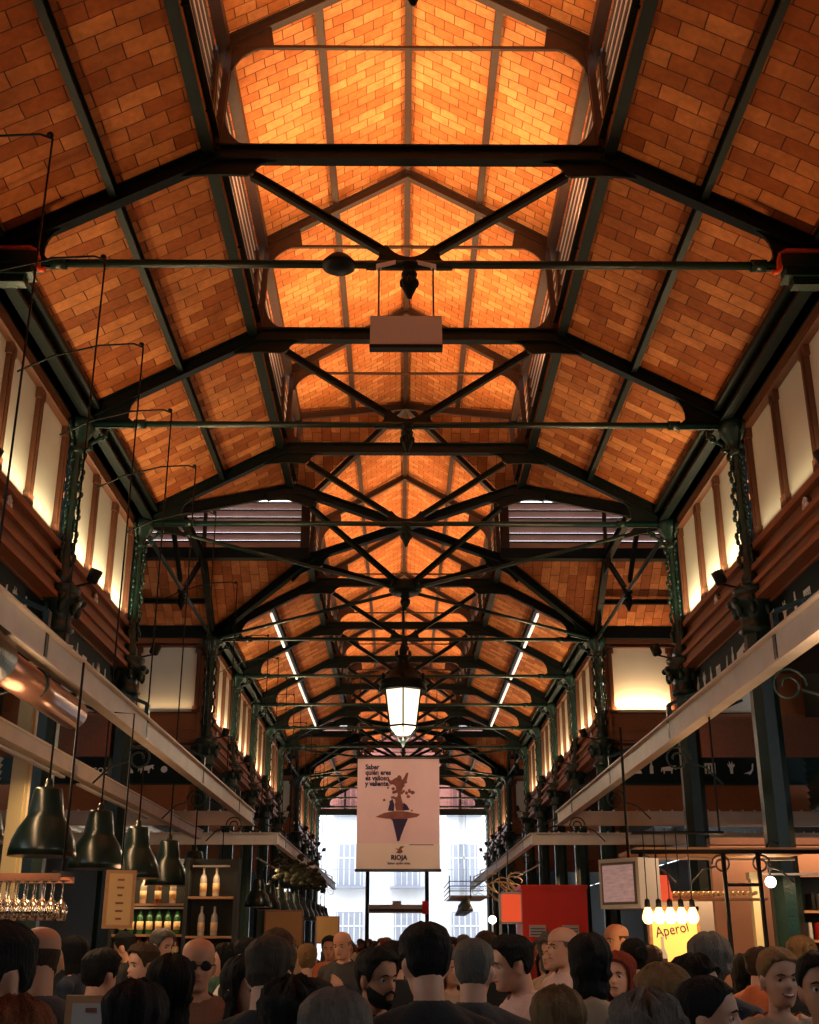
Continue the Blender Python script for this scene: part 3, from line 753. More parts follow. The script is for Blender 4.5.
# ---------------------------------------------------------------- stall canopies (painted beams on hangers)
BX = 2.34
YA, YB = Y(4)-XB+0.1, Y(4)+XB+0.05
def scroll_mb(mb, x, y, z, s, r=0.12, tr=0.009):
    pts = [(x+s*(0.02+r*math.cos(t)*(1-t/14)), y, z-r+r*math.sin(t)*(1-t/14)) for t in [i*0.45 for i in range(22)]]
    mb.tube(pts, tr, 6)
    mb.tube([(x+s*r*0.9, y, z-r*1.2), (x+s*r*2.2, y, z-r*1.6), (x+s*r*3.4, y, z-r*2.8)], tr, 6)
for sgn, sn in ((-1, 'left'), (1, 'right')):
    for (a, b, w1) in ((2.5, YA, 'near'), (YB, 41.5, 'far')):
        root = empty('stall_canopy_frame', (sgn*BX, a, 3.3), 0, 'long cream-painted beam frame over the %s stalls, %s side of the crossing aisle' % (sn, w1), 'canopy frame', 'cream beam frames over the stalls')
        mb = MB(); mb.box(-.012, .012, 0, b-a, .0, .20); mb.box(-.05, .05, 0, b-a, .19, .205); mb.box(-.05, .05, 0, b-a, -.005, .01); mb.build('long_beam', 'white_paint', root)
        yl = (YA-a-0.02) if w1 == 'near' else 0.02
        mb = MB(); x1 = sgn*(7.9-BX)
        mb.box(min(0, x1), max(0, x1), yl-.012, yl+.012, 0, .2); mb.box(min(0, x1), max(0, x1), yl-.05, yl+.05, .19, .205); mb.box(min(0, x1), max(0, x1), yl-.05, yl+.05, -.005, .01)
        for q in range(28): mb.obox((sgn*(0.3+q*0.18), yl-.03 if w1 == 'near' else yl-.03, .215), ((1, 0, 0), (0, 1, 0), (0, 0, 1)), (0.012, 0.012, 0.012))
        mb.build('cross_beam', 'white_paint', root)
        n = 5 if w1 == 'near' else 6
        for q in range(n):
            yy = (b-a)*(q+0.5)/n
            mb = MB(); mb.box(-.018, .018, yy-.03, yy+.03, .0, .34); mb.bar((0, yy, .34), (sgn*1.6, yy, 1.0), .03, .03); mb.build('hanger', 'iron_green', root)
            mb = MB(); scroll_mb(mb, 0.02*sgn, yy, -0.02, sgn); mb.build('scroll_bracket', 'iron_green', root)
# lower inner beam and cream post on the left
root = empty('inner_beam', (-3.0, 5.0, 3.03), 0, 'warm-lit cream beam running low behind the near left canopy beam', 'beam')
tag(root, kind='thing')
mb = MB(); mb.box(-.05, .05, 0, 12.3, .0, .11); mb.box(-.07, .07, 0, 12.3, .11, .125); mb.build('beam_web', 'white_paint', root)
root = empty('timber_post', (-3.31, 10.0, 0), 0, 'square pale yellow timber post near the left edge', 'post')
mb = MB(); mb.box(-.06, .06, -.06, .06, 0, 3.95); mb.box(-.075, .075, -.075, .075, 0, .12); mb.build('shaft', 'cream_post', root)
mb = MB(); mb.box(.06, .085, -.03, .03, .2, 3.9); mb.build('cable_trunk', 'cream_post', root)
# copper coloured tube under the left beam
root = empty('roller_awning', (-2.40, 5.2, 3.16), 0, 'thick copper-toned roller tube with dark end slung under the left beam', 'roller tube')
mb = MB(); mb.tube([(0, 1.3, 0), (0, 2.98, 0)], 0.105, 20); mb.build('tube', 'copper', root)
mb = MB(); mb.lathe([(0.0, 0), (.13, 0.0), (.15, .05), (.15, .5), (.12, .55)], (0, .75, 0), 20, axis=(0, 1, 0))
for r in (.05, .09, .12): mb.tube([(r*math.cos(t), .745, r*math.sin(t)) for t in [i*PI/8 for i in range(17)]], .006, 5)
mb.build('end_housing', 'iron_green', root)
mb = MB(); mb.box(-.02, .02, 2.9, 2.96, .08, .14); mb.box(-.02, .02, 1.4, 1.46, .08, .14); mb.build('bracket', 'black_metal', root)

# ---------------------------------------------------------------- bell pendants
def make_pendant():
    root = empty('bell_pendant')
    mb = MB(); mb.lathe([(0.238, 0), (0.245, 0.0), (0.24, 0.05), (0.225, 0.12), (0.19, 0.20), (0.15, 0.26), (0.132, 0.29), (0.128, 0.32), (0.105, 0.47), (0.095, 0.49), (0.03, 0.50), (0.03, 0.53), (0.018, 0.56)], (0, 0, 0), 24)
    mb.lathe([(0.232, 0.004), (0.22, 0.11), (0.18, 0.20), (0.12, 0.28), (0.0, 0.29)], (0, 0, 0), 24)
    mb.build('shade', 'lamp_green', root)
    mb = MB(); mb.tube([(0, 0, .55), (0, 0, 5.08)], 0.0085, 6); mb.build('cord', 'black_metal', root)
    mb = MB(); mb.ell((0, 0, .17), (.04, .04, .06), 10, 6); mb.lathe([(.03, .2), (.03, .29)], (0, 0, 0), 10); mb.build('bulb', 'lamp_inner', root)
    mb = MB(); pts = [(-1.25, 0, 4.80), (-.9, 0, 4.98), (-.45, 0, 5.10), (-.1, 0, 5.12), (0, 0, 5.08)]
    mb.tube(pts, 0.010, 6); mb.lathe([(.02, 0), (.03, .02), (.02, .04)], (-.02, 0, 5.09), 8); mb.build('wall_arm', 'black_metal', root)
    return root
pp = None
LP = [(-2.70, 7.15), (-2.70, 8.8), (-2.70, 10.4), (-2.70, 11.95), (-2.70, 13.6), (-2.70, 15.3), (-2.85, 18.7)]
LP += [(-2.70, 22.3+1.95*k) for k in range(11)]
for k, (x, y) in enumerate(LP):
    if pp is None: pp = make_pendant(); o = pp
    else: o = copy_tree(pp)
    o.location = (x, y, 2.23)
    if k < 7:
        w = ['cut by the left picture edge', 'largest whole one at the left, above the glass rack', 'next to the right of the largest whole one', 'third whole one from the left picture edge', 'fourth whole one from the left picture edge', 'fifth whole one from the left picture edge', 'hanging alone above the crossing aisle'][k]
        lb = 'dark green bell pendant, '+w
    else: lb = 'dark green bell pendant in the far left row, %s beyond the crossing aisle' % ORD[k-6]
    tag(o, lb, 'pendant lamp', 'bell pendants over the left stalls' if k < 7 else 'bell pendants in the far left row')
# right far row (small black lamps)
for k in range(6):
    o = copy_tree(pp); o.location = (1.62+0.02*k, 31.0+1.1*k, 2.35); o.rotation_euler = (0, 0, PI); o.scale = (.65, .65, .65)
    for ch in list(o.children):
        if ch.name.startswith('wall_arm'): bpy.data.objects.remove(ch)
    tag(o, 'small dark bell pendant in the short far right row, %s from the viewer' % ORD[k+1], 'pendant lamp', 'bell pendants in the far right row')

# ---------------------------------------------------------------- street lantern over the crossing
root = empty('hanging_lantern', (-0.035, Y(4), 4.86), 0, 'large lit street lantern hanging from the crossing on a rod', 'lantern')
mb = MB()
mb.lathe([(.40, .86), (.42, .90), (.40, .96), (.43, .99), (.41, 1.03), (.36, 1.06), (.30, 1.12), (.22, 1.20), (.14, 1.32), (.09, 1.40), (.10, 1.44), (.13, 1.47), (.09, 1.50)], (0, 0, 0), 24)
for j in range(10):
    a = j*2*PI/10; mb.ell((.13*math.cos(a), .13*math.sin(a), 1.53), (.018, .018, .05), 6, 4)
for j in range(6):
    a = j*PI/3+PI/6; mb.ell((.40*math.cos(a), .40*math.sin(a), 1.09), (.035, .035, .06), 8, 5)
mb.build('roof', 'iron', root)
mb = MB(); mb.lathe([(.0, 1.50), (.06, 1.50), (.075, 1.58), (.05, 1.66), (.035, 1.70), (.02, 1.74), (0, 1.74)], (0, 0, 0), 12); mb.build('crown', 'iron', root)
mb = MB()
for j in range(6):
    a = j*PI/3+PI/2; c_, s_ = math.cos(a), math.sin(a)
    mb.bar((.355*c_, .355*s_, .87), (.265*c_, .265*s_, .24), .025, .03)
    mb.tube([(.265*c_, .265*s_, .25), (.24*c_, .24*s_, .13), (.13*c_, .13*s_, .07), (.06*c_, .06*s_, .0)], .012, 6)
for z, r in ((.24, .27), (.87, .36)):
    for j in range(6):
        a, b = j*PI/3+PI/2, (j+1)*PI/3+PI/2; mb.bar((r*math.cos(a), r*math.sin(a), z), (r*math.cos(b), r*math.sin(b), z), .03, .03)
mb.lathe([(0, -.12), (.02, -.08), (.045, -.03), (.05, .02), (.08, .05)], (0, 0, 0), 12)
mb.build('frame', 'iron', root)
mb = MB(); mb.lathe([(.05, .09), (.14, .12), (.25, .25), (.345, .86)], (0, 0, 0), 6, False, ph=PI/2); mb.build('glass_panels', 'glow_lantern', root)
mb = MB(); mb.tube([(0, 0, 1.72), (0, 0, ZT-4.86-.05)], .018, 8); mb.build('suspension_rod', 'iron', root)
point('lantern_light', (-0.035, Y(4), 4.75), 120, (1, .8, .55), .2)

# ---------------------------------------------------------------- banner
root = empty('hanging_banner', (-0.13, Y(6), 3.09), 0, 'tall dusty-pink advertising banner with a dark figure, hung on the axis of the hall', 'banner')
mb = MB(); mb.box(-.94, .94, -.004, .004, .62, 2.52); mb.build('upper_cloth', 'banner_pink', root)
mb = MB(); mb.box(-.94, .94, -.004, .004, .07, .62); mb.build('lower_cloth', 'banner_tan', root)
mb = MB(); mb.tube([(-.97, 0, .04), (.97, 0, .04)], .035, 10); mb.build('bottom_batten', 'rod', root)
mb = MB(); mb.tube([(-.97, 0, 2.53), (.97, 0, 2.53)], .025, 10); mb.build('top_batten', 'rod', root)
for x in (-.9, .9):
    mb = MB(); mb.tube([(x, 0, 2.54), (x, 0, ZT-3.09)], .008, 6); mb.build('hanging_cord', 'black_metal', root)
mb = MB(); y = -.007
# a standing dancer rising from a wide flat skirt, with the reflection below
mb.plate([(-.05, 1.34), (.13, 1.34), (.10, 1.50), (.07, 1.62), (.05, 1.72), (.09, 1.80), (.13, 1.92), (.20, 2.04), (.23, 2.18), (.19, 2.20), (.13, 2.08), (.08, 2.02), (.07, 2.10), (.03, 2.14), (-.02, 2.12), (-.04, 2.04), (-.10, 2.06), (-.17, 2.0), (-.20, 1.92), (-.13, 1.93), (-.06, 1.90), (-.05, 1.80), (-.01, 1.70), (-.05, 1.60), (-.08, 1.48)], (0, y, 0), (1, 0, 0), (0, 0, 1), .003)
rb = random.Random(8)
for q in range(46):
    a_ = rb.random()*6.28; rr_ = .016+.022*rb.random(); cx_ = rb.gauss(.02, .13); cz_ = 1.75+rb.gauss(0, .22)
    mb.plate([(cx_+rr_*math.cos(t+a_)*(1+.8*rb.random()), cz_+rr_*math.sin(t+a_)*(1+.8*rb.random())) for t in [i*1.047 for i in range(6)]], (0, y+.001, 0), (1, 0, 0), (0, 0, 1), .002)
mb.plate([(-.52, 1.20), (-.25, 1.16), (.10, 1.15), (.42, 1.20), (.50, 1.26), (.30, 1.30), (.10, 1.33), (-.10, 1.33), (-.32, 1.29)], (0, y-.001, 0), (1, 0, 0), (0, 0, 1), .003)
mb.build('dancer_print', 'banner_rust', root)
mb = MB(); mb.plate([(-.24, 1.34), (-.10, 1.33), (-.09, 1.48), (-.14, 1.62), (-.20, 1.50)], (0, y-.002, 0), (1, 0, 0), (0, 0, 1), .003)
mb.plate([(.10, 1.34), (.26, 1.36), (.20, 1.46), (.12, 1.52)], (0, y-.002, 0), (1, 0, 0), (0, 0, 1), .003)
mb.plate([(-.14, 1.16), (.22, 1.16), (.14, .98), (.07, .80), (.03, .68), (-.02, .66), (-.06, .84)], (0, y-.002, 0), (1, 0, 0), (0, 0, 1), .003)
mb.build('dark_print', 'ink', root)
for j, s_ in enumerate(('Saber', 'quién eres', 'es valioso', 'y valiente.')): text(s_, .155, 'slogan', 'ink', root, (-.76, -.009, 2.27-j*.125), ext=.001, sx=.90, bold=.006)
mb = MB(); mb.plate([(-.10, .42), (.0, .40), (.06, .44), (.02, .50), (.10, .56), (.0, .56), (-.04, .50), (-.12, .52), (-.05, .47)], (0.05, y, 0), (1, 0, 0), (0, 0, 1), .003); mb.build('emblem', 'banner_rust', root)
text('RIOJA', .14, 'lettering', 'ink', root, (0.02, -.009, .27), align='CENTER', ext=.001, bold=.006)
text('Saber quién eres.', .075, 'lettering', 'ink', root, (0.02, -.009, .17), align='CENTER', ext=.001, bold=.002)
mb = MB(); mb.box(.25, .80, -.008, -.005, .585, .60); mb.build('small_print_line', 'ink', root)

# ---------------------------------------------------------------- things fixed to the nearest rod
root = empty('white_panel_box', (-0.03, Y(1)-.02, 6.64), 0, 'flat white box hanging on two wires below the nearest rod', 'hanging box')
mb = MB(); mb.box(-.325, .325, -.03, .03, .03, .33); mb.box(-.31, .31, .03, .06, .05, .31); mb.build('casing', 'sign_white', root)
mb = MB(); mb.box(-.33, .33, -.04, .05, 0, .035); mb.build('lower_edge', 'black_metal', root)
for x in (-.25, .25):
    mb = MB(); mb.tube([(x, 0, .33), (x, 0, ZT-6.64-.03)], .009, 6); mb.build('hanging_wire', 'rod', root)
    mb = MB(); mb.obox((x*.75, 0, ZT-6.64-.02), ((1, 0, -.25*(1 if x > 0 else -1)), (0, 1, 0), (0, 0, 1)), (.09, .025, .02)); mb.build('clamp', 'sign_white', root)
root = empty('round_speaker', (-.655, Y(1), ZT-.02), 0, 'black round dish speaker on the nearest rod left of the centre', 'speaker')
mb = MB(); mb.lathe([(.0, -.05), (.10, -.045), (.155, -.01), (.16, .02), (.10, .09), (.04, .12), (0, .12)], (0, 0, 0), 24); mb.build('body', 'black_metal', root)
for sgn, sn in ((-1, 'left'), (1, 'right')):
    root = empty('orange_pipe', (sgn*3.36, Y(1)-.12, 7.40), 0, 'bright orange bent pipe over the %s end of the nearest rod' % sn, 'pipe', 'orange pipes at the nearest column tops')
    mb = MB(); mb.tube([(-.03*sgn, 0, .0), (sgn*.01, 0, .0), (sgn*.04, 0, .03), (sgn*.05, 0, .12), (sgn*.07, 0, .19), (sgn*.13, 0, .225), (sgn*.9, 0, .225)], .028, 10); mb.build('bent_tube', 'orange_pipe', root)
    root = empty('gutter_box', (sgn*3.78, Y(1)-.05, 7.28), 0, 'dark green moulded box under the %s orange pipe' % sn, 'bracket box', 'dark boxes under the orange pipes')
    mb = MB(); mb.box(-.36, .36, -.1, .1, .18, .30); mb.box(-.32, .32, -.08, .08, .10, .18); mb.box(-.34, .34, -.09, .09, .08, .10); mb.box(-.26, .26, -.06, .06, 0, .08); mb.build('body', 'iron_green', root)

# ---------------------------------------------------------------- near left wine bar
def glow_strip(loc, L, p, rot=(0,0,0), col=WARM, along='y', w=0.05, label=None):
    root = empty('shelf_lamp', loc, 0, label or 'slim shelf lamp', 'lamp'); mb = MB()
    if along == 'y': mb.box(-.02, .02, -L/2, L/2, .0, .02)
    else: mb.box(-L/2, L/2, -.02, .02, .0, .02)
    mb.build('housing', 'casing_white', root)
    a = area('shelf_glow', (0, 0, -.01), rot, w if along == 'y' else L, L if along == 'y' else w, p*L_BAR, col, root)
    return root
root = empty('glass_rack', (-2.02, 6.0, 1.93), 0, 'copper-lit hanging rack for stemmed glasses at the near left', 'rack')
mb = MB(); mb.box(-.55, .26, -.02, .02, .0, .035); mb.build('rail', 'copper', root)
mb = MB(); mb.box(-.55, .26, .25, .28, .0, .03); mb.build('rail', 'copper', root)
for x in (-.5, .24):
    mb = MB(); mb.box(x-.012, x+.012, -.012, .27, .03, .05); mb.tube([(x, .12, .05), (x, .12, 1.13)], .007, 6); mb.build('hanger', 'black_metal', root)
def make_wineglass():
    root = empty('wine_glass'); mb = MB()
    mb.lathe([(.032, .0), (.034, .002), (.006, -.006), (.004, -.03), (.004, -.085), (.012, -.095), (.030, -.12), (.036, -.15), (.030, -.19)], (0, 0, 0), 14); mb.build('bowl', 'glass', root); return root
wg = None
for k in range(14):
    for r_ in (0, 1):
        o = make_wineglass() if wg is None else copy_tree(wg); wg = wg or o
        o.location = (-2.02-.36+.045*k+.02*r_, 6.0+.01+.12*r_, 1.935)
        tag(o, 'upside-down stemmed wine glass hanging in the near left rack', 'wine glass', 'wine glasses hanging in the left rack')
def make_bottle(kind, m, h=.30):
    root = empty(kind); s = h/.30
    mb = MB(); mb.lathe([(.0, 0), (.036*s, 0), (.038*s, .01), (.038*s, .18*s), (.032*s, .21*s), (.014*s, .24*s), (.013*s, .29*s), (.016*s, .30*s), (0, .30*s)], (0, 0, 0), 12); mb.build('body', m, root)
    mb = MB(); mb.lathe([(.0385*s, .05*s), (.0388*s, .05*s), (.0388*s, .14*s), (.0385*s, .14*s)], (0, 0, 0), 12); mb.build('label', 'bottle_label', root)
    return root
BT = {m: None for m in ('bottle_green', 'bottle_brown', 'bottle_clear')}
def bottle(m, x, y, z, label, group):
    if BT[m] is None: o = make_bottle('bottle', m); BT[m] = o
    else: o = copy_tree(BT[m])
    o.location = (x, y, z); tag(o, label, 'bottle', group)
def shelves(name, x0, x1, y, z_list, depth, label, back='dark_interior', m='bar_wood', ztop=None):
    root = empty(name, ((x0+x1)/2, y, 0), 0, label, 'shelf'); cx = (x0+x1)/2; ztop = ztop or z_list[-1]+.45
    mb = MB(); mb.box(x0-cx, x1-cx, depth/2, depth/2+.03, 0, ztop); mb.build('back_panel', back, root)
    for x in (x0-cx, x1-cx):
        mb = MB(); mb.box(x-.02, x+.02, -depth/2, depth/2, 0, ztop); mb.build('side_panel', 'dark_interior', root)
    for z in z_list:
        mb = MB(); mb.box(x0-cx+.02, x1-cx-.02, -depth/2, depth/2, z-.025, z); mb.build('shelf', m, root)
    return root
shelves('bottle_shelves', -3.35, -2.42, 14.0, [0.9, 1.45, 1.72, 2.05], .3, 'lit bottle shelving between the menu board and the tall cabinet', ztop=2.5)
glow_strip((-2.9, 13.9, 2.42), .8, 2.5, along='x', label='slim lamp over the lit bottle shelving at the left'); glow_strip((-2.9, 13.84, 1.99), .8, 1.2, along='x', label='slim lamp below the top shelf of the left bottle shelving')
rnd = random.Random(5)
for k in range(8): bottle('bottle_green', -3.25+k*.105, 13.96, 1.72, 'green bottle on the middle shelf of the left lit shelving', 'green bottles on the left shelving')
for k in range(8): bottle('bottle_brown', -3.25+k*.105, 13.96, 1.45, 'brown bottle on the low shelf of the left lit shelving', 'brown bottles on the left shelving')
for k in range(5): bottle('bottle_clear' if k % 2 else 'bottle_brown', -3.2+k*.17, 13.96, 2.05, '%s bottle on the top shelf of the left lit shelving' % ('clear' if k % 2 else 'brown'), 'mixed bottles on the top left shelf')
shelves('tall_cabinet', -2.38, -1.85, 13.2, [0.9, 1.3, 1.7, 2.1], .25, 'tall dark cabinet left of the bald man with sunglasses, holding a few bottles', ztop=2.5)
for k in range(4): bottle('bottle_clear', -2.22+(k % 2)*.14, 13.2, 1.7+(k//2)*.4, 'clear bottle in the tall dark cabinet, %s shelf' % ('lower' if k < 2 else 'upper'), 'bottles in the tall dark cabinet')
glow_strip((-2.12, 13.05, 2.40), .4, .8, along='x', label='slim lamp in the tall dark cabinet')
# menu boards
def board(name, loc, w, h, m, label, lines=6, rz=0, frame='bar_wood'):
    root = empty(name, loc, rz, label, 'menu board')
    mb = MB(); mb.box(-w/2-.025, w/2+.025, -.015, .015, -.025, h+.025); mb.build('frame', frame, root)
    mb = MB(); mb.box(-w/2, w/2, -.02, -.015, 0, h); mb.build('sheet', m, root)
    mb = MB(); r = random.Random(w*100)
    for q in range(lines):
        z = h*(.12+.76*q/max(1, lines-1)); l = w*(.15+.2*r.random()); mb.box(-l/2, l/2, -.023, -.02, z-.008, z+.006)
    mb.build('written_lines', 'banner_rust', root); return root
mbd = board('menu_board', (-2.15, 9.0, 1.76), .17, .36, 'paper_board', 'narrow upright cream menu board on the left column', rz=R(20))
mb = MB(); mb.tube([(0, .02, .38), (0, .02, 1.56), (-.19, .02, 1.56)], .006, 6); o_ = mb.build('hanging_rod', 'black_metal', mbd)
board('wall_sheet', (-1.98, 20.0, 1.58), .58, .52, 'paper_board', 'large plain cream board far left behind the grey-haired man', 1)
board('wall_sheet', (-1.62, 26.0, 1.62), .45, .5, 'paper_board', 'smaller cream board under the far left pendants', 1)
board('counter_card', (-1.12, 4.3, 1.28), .13, .17, 'casing_white', 'small framed card standing on the left counter', 3)
point('rack_fill', (-1.9, 6.45, 2.02), 5, (1, .62, .3), .08)  # point added so the hanging glasses catch light
point('counter_fill', (-2.2, 5.3, 2.25), 14, (1, .5, .2), .1)  # warm point added to light the bald head orange
# bar counters (both sides)
def counter(x0, x1, y0, y1, label):
    root = empty('bar_counter', ((x0+x1)/2, (y0+y1)/2, 0), 0, label, 'counter'); a, b = (x1-x0)/2, (y1-y0)/2
    mb = MB(); mb.box(-a+.06, a-.06, -b+.04, b-.04, 0, 1.02)
    for q in range(int((y1-y0)/.8)):
        for s in (-1, 1): mb.box(s*(a-.06)-.01, s*(a-.06)+.01, -b+.1+q*.8, -b+.75+q*.8, .12, .92)
    mb.build('body', 'wood_dark', root)
    mb = MB(); mb.box(-a, a, -b, b, 1.02, 1.07); mb.build('worktop', 'stone_floor', root)
counter(-3.5, -2.75, 5.0, 13.0, 'dark wooden bar counter under the near left pendants')
counter(2.75, 3.45, 6.5, 16.0, 'dark wooden bar counter of the near right stall')
counter(-3.5, -2.75, 22.5, 40, 'dark bar counter under the far left pendants')
counter(2.75, 3.45, 24.0, 40, 'dark bar counter beyond the red kiosk')
glow_strip((-2.95, 8.5, 2.95), 3.0, 18, label='added slim lamp over the nearer half of the left bar'); glow_strip((-2.95, 12.0, 2.95), 3.0, 18, label='added slim lamp over the farther half of the left bar')  # strip lamps added over the counters as warm fill on the crowd
glow_strip((-2.95, 27, 3.2), 6.0, 60, label='added long slim lamp over the far left counter'); glow_strip((2.95, 29, 3.2), 6.0, 70, label='added long slim lamp over the counter beyond the red kiosk')  # same added strips for the far counters

# ---------------------------------------------------------------- near right stall
root = empty('stall_scaffold', (2.9, 11.0, 0), 0, 'black metal stall frame with scrolls and a shelf behind the five bulbs', 'stall frame')
def rod_part(nm, pts, r=.018, m='black_metal'):
    mb = MB(); mb.tube(pts, r, 8); return mb.build(nm, m, root)
for x in (-.76, 0, .32): rod_part('post', [(x, 0, 0), (x, 0, 2.42)], .022)
rod_part('top_rail', [(-.85, 0, 2.42), (1.0, 0, 2.42)], .02); rod_part('middle_rail', [(0, 0, 2.13), (.32, 0, 2.13)], .015)
mb = MB(); mb.box(-.8, .9, .0, .9, 2.43, 2.46); mb.build('roof_board', 'bar_wood', root)
for x, s in ((0, -1), (.32, 1), (-.76, 1)):
    mb = MB(); scroll_mb(mb, x, 0, 2.40, s, .09, .010); mb.build('scroll', 'rod', root)
glow_strip((2.5, 11.5, 2.38), .9, 12, along='x', label='slim lamp under the right stall roof above the red lampshade'); glow_strip((3.4, 11.6, 2.38), .7, 8, along='x', label='slim lamp under the right stall roof beside the column')
root = empty('timber_post', (3.62, 12.55, 0), 0, 'pale lit timber post against the near right column', 'post')
mb = MB(); mb.box(-.05, .05, -.05, .05, 0, 2.25); mb.box(-.065, .065, -.065, .065, 2.25, 2.32); mb.build('shaft', 'cream_post', root)
point('stall_fill', (2.6, 9.6, 2.3), 16, (1, .6, .32), .15)
point('crowd_fill', (2.3, 6.0, 2.75), 40, (1, .62, .36), .25)
point('crowd_fill', (-2.3, 6.8, 2.7), 26, (1,.6,.34), .25)
point('crowd_fill', (-2.2, 10.5, 2.1), 18, (1, .55, .28), .15)
root = empty('rolled_shelf', (2.78, 11.3, 2.02), R(-8), 'glass shelf of long rolled packets above the right stall', 'shelf')
mb = MB(); mb.box(-.55, .55, -.1, .1, -.02, 0); mb.build('board', 'bar_wood', root)
for q in range(22):
    mb = MB(); mb.tube([(-.5+q*.045, -.1, .045), (-.5+q*.045, .1, .045)], .02, 7); mb.build('rolled_packet', 'bottle_label', root)
root = empty('hanging_lampshade', (2.28, 11.0, 1.98), 0, 'glowing red square lampshade above the five bulbs', 'lampshade')
mb = MB(); mb.lathe([(.15, 0), (.11, .23)], (0, 0, 0), 4, False, ph=PI/4); mb.build('shade', 'shade_red', root)
mb = MB(); mb.tube([(0, 0, .23), (0, 0, .45)], .006, 6); mb.build('cord', 'black_metal', root)
bl = None
for k in range(5):
    if bl is None:
        bl = empty('filament_bulb'); mb = MB(); mb.lathe([(0, -.085), (.025, -.08), (.042, -.055), (.044, -.03), (.03, .01), (.016, .04)], (0, 0, 0), 14); mb.build('glass_bulb', 'bulb_glow', bl)
        mb = MB(); mb.lathe([(.018, .03), (.022, .04), (.02, .085), (.006, .095)], (0, 0, 0), 10); mb.tube([(0, 0, .09), (0, 0, .60)], .004, 5); mb.build('socket', 'black_metal', bl); o = bl
    else: o = copy_tree(bl)
    o.location = (1.765+.083*k, 9.0, 1.85); tag(o, 'glowing filament bulb, %s from the left in the row of five' % ORD[k+1], 'bulb', 'row of five filament bulbs')
root = empty('bulb_bar', (1.93, 9.0, 2.42), 0, 'thin black bar carrying the five filament bulbs', 'bar'); mb = MB(); mb.tube([(-.25, 0, 0), (.45, 0, 0)], .012, 6); mb.build('rail', 'black_metal', root)
mb = MB(); mb.tube([(.42, 0, 0), (.42, 0, .88)], .008, 6); mb.build('hanging_rod', 'black_metal', root)
point('bulb_light', (1.93, 8.85, 1.70), 9, (1, .55, .25), .15)
root = empty('aperitif_lightbox', (2.62, 12.0, 1.05), 0, 'glowing yellow sign board with script lettering and a bottle picture', 'sign')
mb = MB(); mb.box(-.22, .22, -.03, .03, 0, .88); mb.build('panel', 'lightbox_yellow', root)
mb = MB(); mb.box(-.25, -.22, -.04, .04, -.02, .92); mb.box(.22, .25, -.04, .04, -.02, .92); mb.box(-.25, .25, -.04, .04, .88, .92); mb.build('frame', 'bar_wood', root)
text('Aperol', .14, 'lettering', 'ink', root, (-.02, -.034, .66), rot=(PI/2, R(-10), 0), align='CENTER', sx=.85)
mb = MB(); mb.plate([(-.17, .30), (-.09, .30), (-.09, .47), (-.115, .54), (-.115, .64), (-.145, .64), (-.145, .54), (-.17, .47)], (0, -.034, 0), (1, 0, 0), (0, 0, 1), .004); mb.build('bottle_picture', 'casing_white', root)
mb = MB(); mb.box(-.168, -.092, -.040, -.037, .36, .44); mb.build('bottle_label', 'ink', root)
root = empty('video_screen', (1.68, 9.6, 1.93), R(-52), 'white boxed display screen right of the red kiosk', 'screen')
mb = MB(); mb.box(-.22, .20, 0, .25, -.04, .34); mb.build('casing', 'casing_white', root)
mb = MB(); mb.box(-.17, .15, -.012, 0, .01, .29); mb.build('picture', 'screen_pic', root)
mb = MB(); mb.box(-.19, .17, -.008, .0, -.01, .01); mb.box(-.19, .17, -.008, 0, .29, .31); mb.box(-.19, -.17, -.008, 0, .0, .3); mb.box(.15, .17, -.008, 0, 0, .3); mb.build('bezel', 'rod', root)
mb = MB(); mb.tube([(0, .12, .34), (0, .12, 1.4)], .012, 6); mb.build('hanging_rod', 'black_metal', root)
root = empty('globe_lamp', (3.62, 12.0, 2.2), 0, 'small bright white globe lamp beside the near right column', 'lamp')
mb = MB(); mb.ell((0, 0, 0), .055, 14, 8); mb.build('globe', 'bulb_white', root); mb = MB(); mb.tube([(0, 0, .05), (0, 0, .35), (.12, .25, .42), (.33, .66, .42)], .01, 6); mb.build('arm', 'black_metal', root)
point('globe_light', (3.55, 11.85, 2.15), 12, (1, .75, .5), .1)
shelves('back_shelves', 4.15, 5.4, 12.9, [1.3, 1.66, 1.95], .3, 'back shelving with upright packets right of the near right column', ztop=2.3)
for k in range(12):
    o = None
    mb = MB(); mb.box(-.016, .016, -.1, .1, 0, .17); o = mb.build('upright_packet', ['casing_white', 'black_metal', 'red_kiosk'][k % 3]); o.location = (4.22+.06*k, 12.85, 1.66+.29*(k % 2)); tag(o, '%s packet standing on the back shelving by the right edge' % ['white', 'black', 'red'][k % 3], 'packet', 'upright packets on the back shelving')
glow_strip((4.1, 12.3, 2.28), 1.0, 5, along='x', label='slim lamp over the back shelving at the right edge')
root = empty('back_wall_panel', (4.9, 15.2, 0), 0, 'pale partition behind the right stall', 'partition', kind='thing'); mb = MB(); mb.box(-1.9, 1.2, -.04, .04, 0, 2.15); mb.build('panel', 'plaster', root)
mb = MB(); mb.box(-1.95, 1.25, -.06, .06, 2.15, 2.22); mb.build('top_rail', 'wood_dark', root)
glow_strip((3.9, 14.9, 2.6), 1.4, 10, along='x', label='slim lamp above the pale partition of the right stall')

root = empty('rose_partition', (5.2, 14.2, 0), 0, 'rosy brown partition behind the shelving at the right edge', 'partition', kind='thing')
mb = MB(); mb.box(-1.6, 2.4, -.05, .05, 0, 2.72); mb.build('panel', 'rose_wall', root)
mb = MB(); mb.box(-1.6, 2.4, -.08, .08, 2.72, 2.80); mb.box(-1.6, 2.4, -.07, .07, 0, .15); mb.build('rails', 'wood_dark', root)
glow_strip((4.8, 13.85, 2.9), 2.4, 14, along='x', label='added slim lamp above the rosy partition at the right edge')  # strip added to light the rosy partition
